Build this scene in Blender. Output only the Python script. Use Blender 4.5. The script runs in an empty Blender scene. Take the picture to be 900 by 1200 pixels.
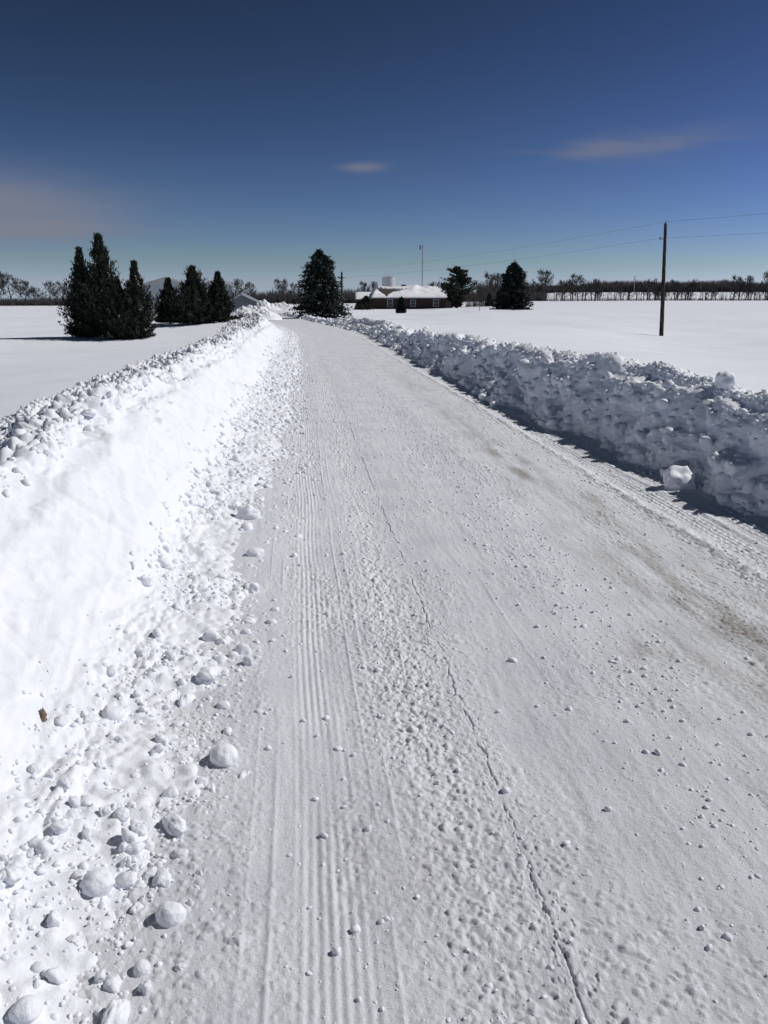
import bpy, math, random
import numpy as np

random.seed(7)
RNG = np.random.RandomState(11)
sc = bpy.context.scene
COL = sc.collection
R = math.radians

# ------------------------------------------------------------------ camera
CAMZ = 1.6
TH = math.atan(248 / 1000)
CT, ST = math.cos(TH), math.sin(TH)
cam = bpy.data.cameras.new('camera')
cam.sensor_fit = 'HORIZONTAL'; cam.sensor_width = 36; cam.lens = 40
cam.clip_start = 0.05; cam.clip_end = 9000
co = bpy.data.objects.new('camera', cam); COL.objects.link(co)
co.location = (0, 0, CAMZ); co.rotation_euler = (math.pi / 2 - TH, 0, 0)
sc.camera = co

def XU(u, Y, z=0.0):            # world x of a photo column at distance Y
    return (u - 450) / 1000 * (Y * CT - (z - CAMZ) * ST)
def ZV(v, Y):                   # world z of a photo row at distance Y
    c = (600 - v) / 1000
    return CAMZ + Y * (c * CT - ST) / (CT + c * ST)
def GND(u, v, z=0.0):           # point on the level z seen at a pixel
    c = (600 - v) / 1000
    up = c * CT - ST; fw = CT + c * ST
    Y = (z - CAMZ) / (up / fw)
    return XU(u, Y, z), Y

# ------------------------------------------------------------------ noise
def h2(ix, iy, seed):
    a = (ix.astype(np.int64) * 374761393 + iy.astype(np.int64) * 668265263 + seed * 2246822519) & 0xFFFFFFFF
    a = ((a ^ (a >> 13)) * 1274126177) & 0xFFFFFFFF
    a = ((a ^ (a >> 15)) * 2246822519) & 0xFFFFFFFF
    a = a ^ (a >> 16)
    return (a & 0xFFFFFF).astype(np.float64) / 0xFFFFFF
def vnoise(x, y, seed):
    ix = np.floor(x); iy = np.floor(y)
    fx = x - ix; fy = y - iy
    fx = fx * fx * fx * (fx * (fx * 6 - 15) + 10); fy = fy * fy * fy * (fy * (fy * 6 - 15) + 10)
    a = h2(ix, iy, seed); b = h2(ix + 1, iy, seed); c = h2(ix, iy + 1, seed); d = h2(ix + 1, iy + 1, seed)
    return (a + (b - a) * fx) * (1 - fy) + (c + (d - c) * fx) * fy
def fbm(x, y, seed, octs=4, gain=0.5):
    s = 0; a = 1; tot = 0
    for o in range(octs):
        ca, sa = math.cos(o * 1.1), math.sin(o * 1.1)
        s = s + a * (vnoise((x * ca - y * sa) * 2 ** o + 13.7 * o, (x * sa + y * ca) * 2 ** o + 7.3 * o, seed + o * 17) - 0.5)
        tot += a; a *= gain
    return s / tot * 2
def domes(x, y, cell, seed, dens=0.8, sharp=0.5, tilt=0.5, wp=.35):
    """field of irregular chunks, 0..1"""
    wx = x / cell + wp * fbm(x / cell * 1.3, y / cell * 1.3, seed + 50, 2)
    wy = y / cell + wp * fbm(x / cell * 1.3 + 9, y / cell * 1.3 + 4, seed + 51, 2)
    ix = np.floor(wx); iy = np.floor(wy)
    out = np.zeros_like(wx)
    fx0 = wx - ix; fy0 = wy - iy; iu = ix.astype(np.int64); iv = iy.astype(np.int64)
    for dx in (-1, 0, 1):
        for dy in (-1, 0, 1):
            k = ((iu + dx + 70000) * 1000003 + (iv + dy + 70000) * 7777 + seed * 999331).astype(np.uint64)
            k = (k ^ (k >> np.uint64(30))) * np.uint64(0xBF58476D1CE4E5B9)
            k = (k ^ (k >> np.uint64(27))) * np.uint64(0x94D049BB133111EB)
            k = k ^ (k >> np.uint64(31))
            def bits(n): return ((k >> np.uint64(10 * n)) & np.uint64(1023)).astype(np.float32) * np.float32(1 / 1023)
            r = .35 + .55 * bits(2); el = .6 + .4 * bits(5); a = bits(4) * 6.283
            ddx = (fx0 - dx - bits(0)).astype(np.float32); ddy = (fy0 - dy - bits(1)).astype(np.float32)
            ca = np.cos(a); sa = np.sin(a)
            p = (ddx * ca + ddy * sa); q = (-ddx * sa + ddy * ca) / el
            p2 = p * p; q2 = q * q
            d2 = np.sqrt(p2 * p2 + q2 * q2 + .8 * p2 * q2) / (r * r)
            hh = np.clip(1 - d2, 0, 1) ** np.float32(sharp) * r * (1 + tilt * p / r)
            out = np.maximum(out, np.where(bits(3) < dens, hh, 0))
    return out

# ------------------------------------------------------------------ materials
def newmat(name):
    m = bpy.data.materials.new(name); m.use_nodes = True
    nt = m.node_tree; b = nt.nodes['Principled BSDF']
    return m, nt, b
def N(nt, typ, **kw):
    n = nt.nodes.new(typ)
    for k, v in kw.items():
        if k in n.inputs: n.inputs[k].default_value = v
        else: setattr(n, k, v)
    return n
def noise(nt, scale, detail=4, rough=0.55, stretch=None, coord='Object'):
    tc = N(nt, 'ShaderNodeTexCoord')
    n = N(nt, 'ShaderNodeTexNoise'); n.inputs['Scale'].default_value = scale
    n.inputs['Detail'].default_value = detail; n.inputs['Roughness'].default_value = rough
    if stretch:
        mp = N(nt, 'ShaderNodeMapping'); mp.inputs['Scale'].default_value = stretch
        nt.links.new(tc.outputs[coord], mp.inputs['Vector']); nt.links.new(mp.outputs['Vector'], n.inputs['Vector'])
    else: nt.links.new(tc.outputs[coord], n.inputs['Vector'])
    return n
def ramp(nt, src, c0, c1, p0=0.3, p1=0.7):
    r = N(nt, 'ShaderNodeValToRGB')
    r.color_ramp.elements[0].position = p0; r.color_ramp.elements[1].position = p1
    r.color_ramp.elements[0].color = (*c0, 1); r.color_ramp.elements[1].color = (*c1, 1)
    nt.links.new(src, r.inputs[0]); return r
def bump(nt, b, srcs):
    prev = None
    for src, dist, st in srcs:
        bm_ = N(nt, 'ShaderNodeBump'); bm_.inputs['Distance'].default_value = dist; bm_.inputs['Strength'].default_value = st
        nt.links.new(src, bm_.inputs['Height'])
        if prev: nt.links.new(prev.outputs[0], bm_.inputs['Normal'])
        prev = bm_
    nt.links.new(prev.outputs[0], b.inputs['Normal'])
def simple(name, c0, c1, scale=4, rough=0.7, bd=0.01, stretch=None, metallic=0):
    m, nt, b = newmat(name)
    n = noise(nt, scale, stretch=stretch)
    r = ramp(nt, n.outputs[0], c0, c1); nt.links.new(r.outputs[0], b.inputs['Base Color'])
    b.inputs['Roughness'].default_value = rough; b.inputs['Metallic'].default_value = metallic
    b.inputs['Specular IOR Level'].default_value = 0.25
    if bd: bump(nt, b, [(n.outputs[0], bd, 1)])
    return m
def snowmat(name, c0, c1, fine=60, fd=0.006, fs=0.5, big=6):
    m, nt, b = newmat(name)
    n = noise(nt, big, 5); f = noise(nt, fine, 6, 0.65)
    r = ramp(nt, n.outputs[0], c0, c1); nt.links.new(r.outputs[0], b.inputs['Base Color'])
    b.inputs['Roughness'].default_value = 0.65; b.inputs['Specular IOR Level'].default_value = 0.2
    bump(nt, b, [(f.outputs[0], fd, fs), (n.outputs[0], fd * 3, 0.4)])
    return m
M = {}
M['bank'] = snowmat('packed_snow', (.765, .79, .84), (.80, .82, .865), 90, 0.005, 0.7, 11)
M['lump'] = snowmat('lump_snow', (.785, .81, .86), (.825, .845, .89), 110, 0.004, 0.6, 40)
M['ball'] = snowmat('snowball_snow', (.785, .81, .86), (.825, .845, .89), 9, 0.004, 0.6, 2.5)
M['field'] = snowmat('field_snow', (.77, .80, .86), (.82, .85, .90), 5, 0.02, 0.35, .6)
M['pile'] = snowmat('pile_snow', (.68, .69, .72), (.84, .85, .88), 4, 0.05, 0.5, 1.2)
M['roofsnow'] = snowmat('roof_snow', (.82, .83, .87), (.86, .87, .9), 3, 0.02, 0.3, 1)

# road: compacted snow, thin dirt where gravel shows
m, nt, b = newmat('road_snow')
n = noise(nt, 2.2, 5); f = noise(nt, 130, 6, .75); g = noise(nt, 40, 5, .7)
r = ramp(nt, n.outputs[0], (.65, .672, .715), (.76, .78, .815))
at = N(nt, 'ShaderNodeAttribute'); at.attribute_name = 'dirt'
wh = N(nt, 'ShaderNodeAttribute'); wh.attribute_name = 'loose'
sp = ramp(nt, g.outputs[0], (0, 0, 0), (1, 1, 1), .38, .62)
mul = N(nt, 'ShaderNodeMath', operation='MULTIPLY'); nt.links.new(at.outputs['Fac'], mul.inputs[0])
ad = N(nt, 'ShaderNodeMath', operation='MULTIPLY_ADD'); nt.links.new(sp.outputs[0], ad.inputs[0]); ad.inputs[1].default_value = .6; ad.inputs[2].default_value = .4
nt.links.new(ad.outputs[0], mul.inputs[1])
mx0 = N(nt, 'ShaderNodeMix', data_type='RGBA'); nt.links.new(wh.outputs['Fac'], mx0.inputs[0])
nt.links.new(r.outputs[0], mx0.inputs[6]); mx0.inputs[7].default_value = (.80, .81, .84, 1)
mx = N(nt, 'ShaderNodeMix', data_type='RGBA'); nt.links.new(mul.outputs[0], mx.inputs[0])
nt.links.new(mx0.outputs[2], mx.inputs[6]); mx.inputs[7].default_value = (.24, .20, .165, 1)
nt.links.new(mx.outputs[2], b.inputs['Base Color'])
b.inputs['Roughness'].default_value = .6; b.inputs['Specular IOR Level'].default_value = .25
bump(nt, b, [(f.outputs[0], .007, .8), (g.outputs[0], .004, .35)])
M['road'] = m
M['foliage'] = simple('evergreen_foliage', (.014, .020, .015), (.034, .044, .030), 3, .75, 0)
M['spruce'] = simple('spruce_foliage', (.014, .022, .021), (.036, .048, .043), 3, .75, 0)
M['bark'] = simple('bark', (.050, .040, .034), (.11, .09, .075), 6, .9, .02)
M['twig'] = simple('twig_bark', (.055, .050, .052), (.095, .088, .09), 1, .9, 0)
M['wood_far'] = simple('woodland_twigs', (.020, .019, .022), (.038, .035, .039), .05, .9, 0)
M['pole'] = simple('weathered_pole_wood', (.018, .015, .014), (.045, .038, .034), 12, .85, .01, (1, 1, .1))
M['brick'] = simple('brown_brick', (.030, .020, .018), (.055, .036, .032), 3, .85, .01)
M['siding'] = simple('grey_metal_siding', (.37, .40, .43), (.43, .46, .49), .8, .5, .01, (6, 6, .2))
M['siding_low'] = simple('light_metal_siding', (.34, .36, .39), (.40, .42, .45), .8, .5, .01, (6, 6, .2))
M['shed'] = simple('slate_siding', (.11, .135, .16), (.15, .175, .20), 1, .6, .01, (.3, .3, 8))
M['shingle'] = simple('dark_shingles', (.040, .036, .034), (.075, .066, .06), 3, .9, .01)
M['trim'] = simple('white_trim', (.26, .27, .29), (.36, .37, .38), 2, .5, 0)
M['glass'] = simple('dark_window_glass', (.03, .035, .04), (.05, .06, .07), 2, .08, 0)
M['tank'] = simple('galvanised_steel', (.42, .44, .46), (.62, .63, .65), 1, .45, .01, (1, 1, 4), .35)
M['steel'] = simple('tower_steel', (.20, .21, .22), (.28, .29, .30), 2, .5, 0, None, .3)
M['wire'] = simple('wire_black', (.02, .02, .02), (.03, .03, .03), 2, .6, 0)
M['ceramic'] = simple('insulator_ceramic', (.18, .14, .12), (.30, .26, .24), 8, .25, 0)
M['dirt'] = simple('earth_clod', (.12, .085, .055), (.26, .20, .15), 30, .9, .01)

# ------------------------------------------------------------------ object helpers
def mesh_np(name, V, F, mat, parent=None, smooth=True, attrs=None):
    me = bpy.data.meshes.new(name)
    V = np.asarray(V, dtype=np.float32).reshape(-1, 3); F = np.asarray(F, dtype=np.int32)
    n, k = F.shape
    me.vertices.add(len(V)); me.vertices.foreach_set('co', V.ravel())
    me.loops.add(n * k); me.loops.foreach_set('vertex_index', F.ravel())
    me.polygons.add(n); me.polygons.foreach_set('loop_start', np.arange(0, n * k, k, dtype=np.int32))
    try: me.polygons.foreach_set('loop_total', np.full(n, k, dtype=np.int32))
    except Exception: pass
    me.update(calc_edges=True)
    if smooth: me.polygons.foreach_set('use_smooth', np.ones(n, dtype=bool))
    if attrs:
        for an, av in attrs.items():
            a = me.attributes.new(an, 'FLOAT', 'POINT'); a.data.foreach_set('value', np.asarray(av, dtype=np.float32).ravel())
    me.materials.append(mat)
    o = bpy.data.objects.new(name, me); COL.objects.link(o)
    if parent: o.parent = parent
    return o
def tag(o, label=None, cat=None, group=None, kind=None):
    if label: o['label'] = label
    if cat: o['category'] = cat
    if group: o['group'] = group
    if kind: o['kind'] = kind
    return o
def empty(name, loc, rz=0):
    o = bpy.data.objects.new(name, None); COL.objects.link(o); o.location = loc; o.rotation_euler = (0, 0, rz)
    return o
class MB:
    def __init__(s): s.v = []; s.f = []
    def add(s, vs, fs):
        k = len(s.v); s.v += [tuple(p) for p in vs]; s.f += [tuple(i + k for i in f) for f in fs]; return s
    def box(s, x0, x1, y0, y1, z0, z1):
        return s.add([(x0,y0,z0),(x1,y0,z0),(x1,y1,z0),(x0,y1,z0),(x0,y0,z1),(x1,y0,z1),(x1,y1,z1),(x0,y1,z1)],
              [(0,3,2,1),(4,5,6,7),(0,1,5,4),(1,2,6,5),(2,3,7,6),(3,0,4,7)])
    def tube(s, p, q, r0, r1=None, n=8):
        r1 = r0 if r1 is None else r1
        p = np.array(p, float); q = np.array(q, float); d = q - p; d /= max(np.linalg.norm(d), 1e-9)
        a = np.cross(d, (0, 0, 1) if abs(d[2]) < .9 else (1, 0, 0)); a /= np.linalg.norm(a); c = np.cross(d, a)
        vs = []
        for (o, r) in ((p, r0), (q, r1)):
            for i in range(n):
                t = 2 * math.pi * i / n; vs.append(o + r * (math.cos(t) * a + math.sin(t) * c))
        fs = [(i, (i + 1) % n, n + (i + 1) % n, n + i) for i in range(n)] + [tuple(range(n))[::-1], tuple(range(n, 2 * n))]
        return s.add(vs, fs)
    def build(s, name, mat, parent=None, smooth=False):
        me = bpy.data.meshes.new(name); me.from_pydata(s.v, [], s.f); me.update()
        if smooth:
            for p in me.polygons: p.use_smooth = True
        me.materials.append(mat); o = bpy.data.objects.new(name, me); COL.objects.link(o)
        if parent: o.parent = parent
        return o
def gridF(nr, nc):
    i = np.arange((nr - 1) * (nc - 1)); r = i // (nc - 1); c = i % (nc - 1); a = r * nc + c
    return np.stack([a, a + 1, a + nc + 1, a + nc], 1)

# ------------------------------------------------------------------ terrain
SD = np.array([-.0966, .9953]); SD /= np.linalg.norm(SD); TD = np.array([SD[1], -SD[0]])
def bend(s):                       # road centre leaves the straight line and swings left
    return -.11 * np.clip(s - 38, 0, None) ** 2 / (np.clip(s - 38, 0, None) + 14) - .0016 * np.clip(s - 88, 0, None) ** 2
def ST2XY(s, t):
    tt = t + bend(s)
    return s * SD[0] + tt * TD[0], s * SD[1] + tt * TD[1]
def XY2ST(x, y):
    s = x * SD[0] + y * SD[1]; t = x * TD[0] + y * TD[1]
    return s, t - bend(s)
CP = np.array([
 (-.60, 3, .30), (-.60, 8, .10), (-.45, 8, .30), (-.45, 16, .12), (-.30, 15, .30), (-.2, 25, .30), (-.6, 30, -.15), (-.45, 40, .0), (-.33, 36, .16), (-.25, 47, .18), (-.2, 90, .1),
 (-.165, 100, .25), (-.13, 60, .28), (-.6, 120, -.2), (-.45, 450, -1.1), (-.6, 450, -1.2), (-.3, 450, -.9), (-.15, 450, -.4), (-.14, 140, .25), (-.3, 200, -.3),
 (.7, 5, .62), (.7, 10, .6), (.45, 8, .62), (.26, 15, .6), (.15, 25, .45), (.325, 60, -.76), (.6, 60, -.6), (.2, 42, .05), (.1, 60, -.1), (-.04, 60, .2), (-.07, 80, -.1),
 (.147, 130, .30), (.02, 130, -.40), (.04, 190, -.35), (.08, 190, -.2), (-.1, 130, .15), (.45, 450, 1.6), (.6, 450, 1.6), (.3, 450, 1.55), (.15, 450, 1.2), (.0, 450, .4),
 (.325, 120, -.35), (.45, 200, .1), (.25, 250, .6)])
def _k(r2): return .5 * r2 * np.log(r2 + 1e-9)
_P = np.stack([CP[:, 0] * 4, np.log(CP[:, 1])], 1)
_n = len(CP)
_A = np.zeros((_n + 3, _n + 3))
_A[:_n, :_n] = _k(((_P[:, None] - _P[None]) ** 2).sum(-1)) + np.eye(_n) * .01
_A[:_n, _n] = 1; _A[:_n, _n + 1:] = _P; _A[_n:, :_n] = _A[:_n, _n:].T
_W = np.linalg.solve(_A, np.concatenate([CP[:, 2], [0, 0, 0]]))
def field0(x, y):
    x = np.asarray(x, float); y = np.asarray(y, float); shp = np.broadcast(x, y).shape
    x = np.broadcast_to(x, shp).ravel(); y = np.broadcast_to(y, shp).ravel()
    d = np.hypot(x, y)
    yy = np.maximum(y, .3 * d + .01); ra = np.clip(x / yy, -.68, .68) * 4
    ld = np.log(np.clip(np.where(y < 3, 3, np.clip(yy, 3, 450)), 3, 450))
    out = np.full(x.shape, _W[_n]) + _W[_n + 1] * ra + _W[_n + 2] * ld
    for i in range(_n): out += _W[i] * _k((ra - _P[i, 0]) ** 2 + (ld - _P[i, 1]) ** 2)
    rise = np.clip((x / yy - .08) / .12, 0, 1) * np.clip((yy - 460) / 260, 0, 1)
    out += rise * rise * (3 - 2 * rise) * 6.5
    return out.reshape(shp)
def field(x, y):
    d = np.hypot(x, y)
    z = field0(x, y)
    z = z + .06 * fbm(np.asarray(x) / 7, np.asarray(y) / 4, 3, 3) * np.clip(d / 15, .3, 1) + .34 * fbm(np.asarray(x) / 24, np.asarray(y) / 15, 5, 3) * np.clip((d - 14) / 60, 0, 1) * np.clip((300 - d) / 100, 0, 1)
    # wind-carved ripples
    z = z + .26 * fbm(np.asarray(x) / 9, np.asarray(y) / 6, 9, 2) * np.clip((d - 12) / 20, 0, 1) * np.clip((160 - d) / 60, 0, 1) + .07 * fbm(np.asarray(x) / 3.0 + 3, np.asarray(y) / 1.5, 8, 3) * np.clip(1 - d / 60, 0, 1)
    return z
def gz(x, y): return float(field(np.array([x]), np.array([y]))[0])

def make_ground():
    a1 = np.radians(np.concatenate([np.linspace(-180, -42, 50)[:-1], np.linspace(-42, 42, 640), np.linspace(42, 180, 50)[1:]]))
    rr = np.concatenate([[.0], np.geomspace(.6, 4500, 520)])
    A, RR = np.meshgrid(a1, rr)
    x = np.sin(A) * RR; y = np.cos(A) * RR
    z = field(x, y)
    s, t = XY2ST(x, y)
    # road corridor lies below the snow cover, hidden by the road sheet and the banks
    k = np.clip((t + 3.35) / .4, 0, 1) * np.clip((4.75 - t) / .4, 0, 1) * np.clip((104 - s) / 6, 0, 1)
    lot = np.clip((s - 98) / 6, 0, 1) * np.clip((150 - s) / 10, 0, 1) * np.clip((t + 9) / 3, 0, 1) * np.clip((8 - t) / 3, 0, 1)
    z = z * (1 - lot) + (.0) * lot
    z = z * (1 - k) + (-.22) * k
    o = mesh_np('ground', np.stack([x, y, z], -1), gridF(*x.shape)[:, ::-1], M['field'])
    tag(o, 'open snow-covered fields on both sides of the ploughed road', None, None, 'structure')
make_ground()

# ------------------------------------------------------------------ road
def srange(s0, near, s1, ds, ratio):
    a = list(np.arange(s0, near, ds)); s = near
    while s < s1: a.append(s); s += max(ds, s * ratio(s) if callable(ratio) else s * ratio)
    return np.array(a)
def track(t, c, w): return np.exp(-((t - c) / w) ** 2)
def road_height(s, t):
    wob = .03 * fbm(s / 2.5, s * 0, 21, 2)
    T = t - wob
    z = .018 * fbm(s / 3, t / .6, 22, 3)
    z -= .012 * (track(T, .06, .16) + track(T, .48, .2) + track(T, 3.0, .28) + .6 * track(T, 1.95, .3))
    # ribbed tyre marks, left pair
    b1 = np.clip(1 - np.abs(T - .04) / .12, 0, 1) ** .4
    rib = np.cos((T - .04 + .004 * fbm(s / .5, s * 0, 30, 2)) * 2 * math.pi / .027); rib = np.sign(rib) * np.abs(rib) ** .6
    br = np.clip(.75 + .9 * fbm(s / .9, T / .1, 31, 2), 0, 1)
    z += b1 * np.maximum(br, .12) * .0021 * rib
    for c, w, a in ((-.13, .007, .006), (.19, .006, .004), (.25, .006, .003), (-.2, .005, .002), (.33, .005, .002), (1.02, .008, .002)):
        z += a * track(T, c, w) * np.clip(.5 + fbm(s / 1.3, s * 0 + c * 9, 33, 2) * 1.5, 0, 1)
    # churned crumbs in tracks
    ch = track(T, .10, .10) * np.clip(.05 + 1.6 * fbm(s / 1.1, T * 2, 36, 2), 0, 1) + 1.0 * track(T, .43, .14) + .25 * track(T, .25, .25) * np.clip(.4 + 1.5 * fbm(s / 1.5, T * 2, 38, 2), 0, 1)
    ch += .9 * track(T, 2.62, .07) + .35 * track(T, 3.1, .3)
    ch += .45 * track(T, 1.35, .45) * np.clip(.4 + 1.6 * fbm(s / 1.2, T / .7, 39, 3), 0, 1)
    z += ch * (.0065 * domes(s, t, .018, 41, .6, .4, .9) + .006 * domes(s, t, .034, 42, .12, .4, .9) + .006 * fbm(s / .03, t / .02, 43, 4))
    # scattered bits elsewhere
    gm_ = np.clip(.45 + 1.6 * fbm(s / 1.1, t / .35, 49, 3), .12, 1); z += gm_ * (.009 * domes(s, t, .033, 45, .05) + .0075 * domes(s, t, .015, 46, .30)) + .0012 * fbm(s / .035, t / .018, 47, 4) + .003 * fbm(s / .3, t / .05, 48, 3)
    # ragged crust edge / crack at 0.62
    jag = .62 + .014 * fbm(s / .10, s * 0, 51, 4) + .012 * (np.floor(s / .09 + 2 * vnoise(s / .3, s * 0, 52)) % 2) * .5 + wob * .3
    dd = t - jag
    on = np.clip(.8 + 2.2 * fbm(s / .13, s * 0, 53, 3), 0, 1); z += -.0055 * np.exp(-((dd + .002) / .0030) ** 2) * on + .002 * on * np.clip(1 - np.abs(dd - .008) / .012, 0, 1)
    # right hand lugged tread
    for c, w in ((2.92, .11), (3.24, .09)):
        bb = np.clip(1 - np.abs(T - c) / w, 0, 1) ** .5
        z += bb * .009 * np.cos(s * 2 * math.pi / .085 + np.sign(T - c) * 1.2) * (np.abs(T - c) > .03)
        z += bb * .004 * np.cos((T - c) * 2 * math.pi / .05)
    z += .022 * track(T, 2.70, .05) * (.5 + .8 * domes(s, t, .07, 57, .8)) + .012 * track(T, 3.08, .03)
    # rises under the rubble
    return z
def make_road():
    s = srange(-3, 1.2, 108, .006 if False else .02, 0)[:0] if False else None
    a = list(np.arange(-3, 1.0, .05)); q = 1.0
    while q < 150: a.append(q); q += max(.0045, .0006 * q * q) if q < 30 else .6
    s = np.array(a)
    tn = np.concatenate([np.linspace(-1.3, -.6, 60)[:-1], np.linspace(-.6, .57, 290)[:-1], np.linspace(.57, .69, 70)[:-1], np.linspace(.69, 3.6, 640), np.linspace(3.6, 3.9, 20)[1:]])
    S, T = np.meshgrid(s, tn, indexing='ij')
    z = road_height(S, T)
    wid = np.clip((S - 98) / 14, 0, 1)
    T2 = T + (T - 1.2) * wid * 2.2
    x, y = ST2XY(S, T2)
    z = z * np.clip(1.3 - S / 40, .25, 1) + .01
    def blob(cs, ct, ws, wt, a): return a * np.exp(-((S - cs) / ws) ** 2 - ((T - ct) / wt) ** 2)
    d = blob(8.2, 2.1, 1.0, .16, 1.0) + blob(6.6, 2.3, .5, .14, .6) + blob(5.0, 2.15, .8, .22, .9) + blob(3.9, 2.15, .5, .3, .9) + blob(3.55, 1.55, .2, .16, .9) + blob(10.5, 2.05, 1.6, .14, .5) + blob(3.1, 2.0, .35, .25, .7)
    d += blob(2.9, 1.4, .5, .25, .3) + blob(16, 2.2, 3, .2, .3) + blob(2.2, .35, .25, .3, .3)
    st = np.clip(.35 + 1.3 * fbm(S / .6, T / .12, 61, 4), 0, 1)
    d = np.clip(d * st * 1.35, 0, 1) * .95
    d += np.clip(fbm(S / .9, T / .3, 62, 4) - .22, 0, 1) * .35 * np.clip((T - .1) / 1.2, 0, 1)
    d += .10 * np.clip((T - .5) / 2.2, 0, 1) * np.clip((7 - S) / 5, 0, 1)
    lo = np.clip(track(T, 2.68, .10) * .8 + track(T, 3.1, .12) * .4 + .5 * track(T, .43, .12) + .35 * track(T, .05, .13) + np.clip((-.25 - T) / .25, 0, 1), 0, 1) * np.clip(.5 + fbm(S / .3, T / .1, 63, 3), 0, 1)
    o = mesh_np('road', np.stack([x, y, z], -1), gridF(*S.shape)[:, ::-1], M['road'], attrs={'dirt': np.clip(d, 0, 1), 'loose': lo})
    tag(o, 'ploughed single-lane road of packed snow with tyre tracks', None, None, 'structure')
make_road()

# ------------------------------------------------------------------ snow banks
def smooth_profile(cp, n):
    cp = np.array(cp, float); d = np.concatenate([[0], np.cumsum(np.hypot(np.diff(cp[:, 0]), np.diff(cp[:, 2])))])
    q = np.linspace(0, d[-1], n)
    out = [np.interp(q, d, cp[:, k]) for k in range(cp.shape[1])]
    ker = np.exp(-np.linspace(-2, 2, 25) ** 2); ker /= ker.sum()
    sm = []
    for a in out:
        p = np.concatenate([np.full(12, a[0]), a, np.full(12, a[-1])]); sm.append(np.convolve(p, ker, 'valid'))
    return q, np.array(sm)
# columns: t, fraction of crest height, approx z (for arc length), added height over the field, use-field weight
PL = [(.10, -.10, -.07, 0, 0), (-.10, -.02, 0, 0, 0), (-.30, .05, .04, 0, 0), (-.58, .12, .09, 0, 0), (-.76, .20, .14, 0, 0), (-.98, .44, .31, 0, 0), (-1.28, .82, .58, 0, 0), (-1.55, 1.0, .72, .42, .5),
      (-1.80, 1.0, .62, .31, 1), (-2.2, 1, .45, .15, 1), (-2.75, 1, .37, .06, 1), (-3.3, 1, .33, .01, 1), (-3.65, 1, .26, -.07, 1), (-4.1, 1, .0, -.3, 1)]
PR = [(3.22, -.12, -.08, 0, 0), (3.42, 0, 0, 0, 0), (3.50, .16, .13, 0, 0), (3.62, .42, .34, 0, 0), (3.76, .74, .6, 0, 0), (3.92, .96, .78, 0, 0), (4.08, 1.0, .82, .19, .5),
      (4.35, 1, .79, .14, 1), (4.7, 1, .70, .05, 1), (5.1, 1, .58, -.06, 1), (5.6, 1, .35, -.3, 1)]
def bank_srows(s1):
    a = list(np.arange(-1.0, .9, .03)); q = .9
    while q < s1: a.append(q); q += max(.0095, .0032 * q)
    return np.array(a)
BANK = {}
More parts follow.
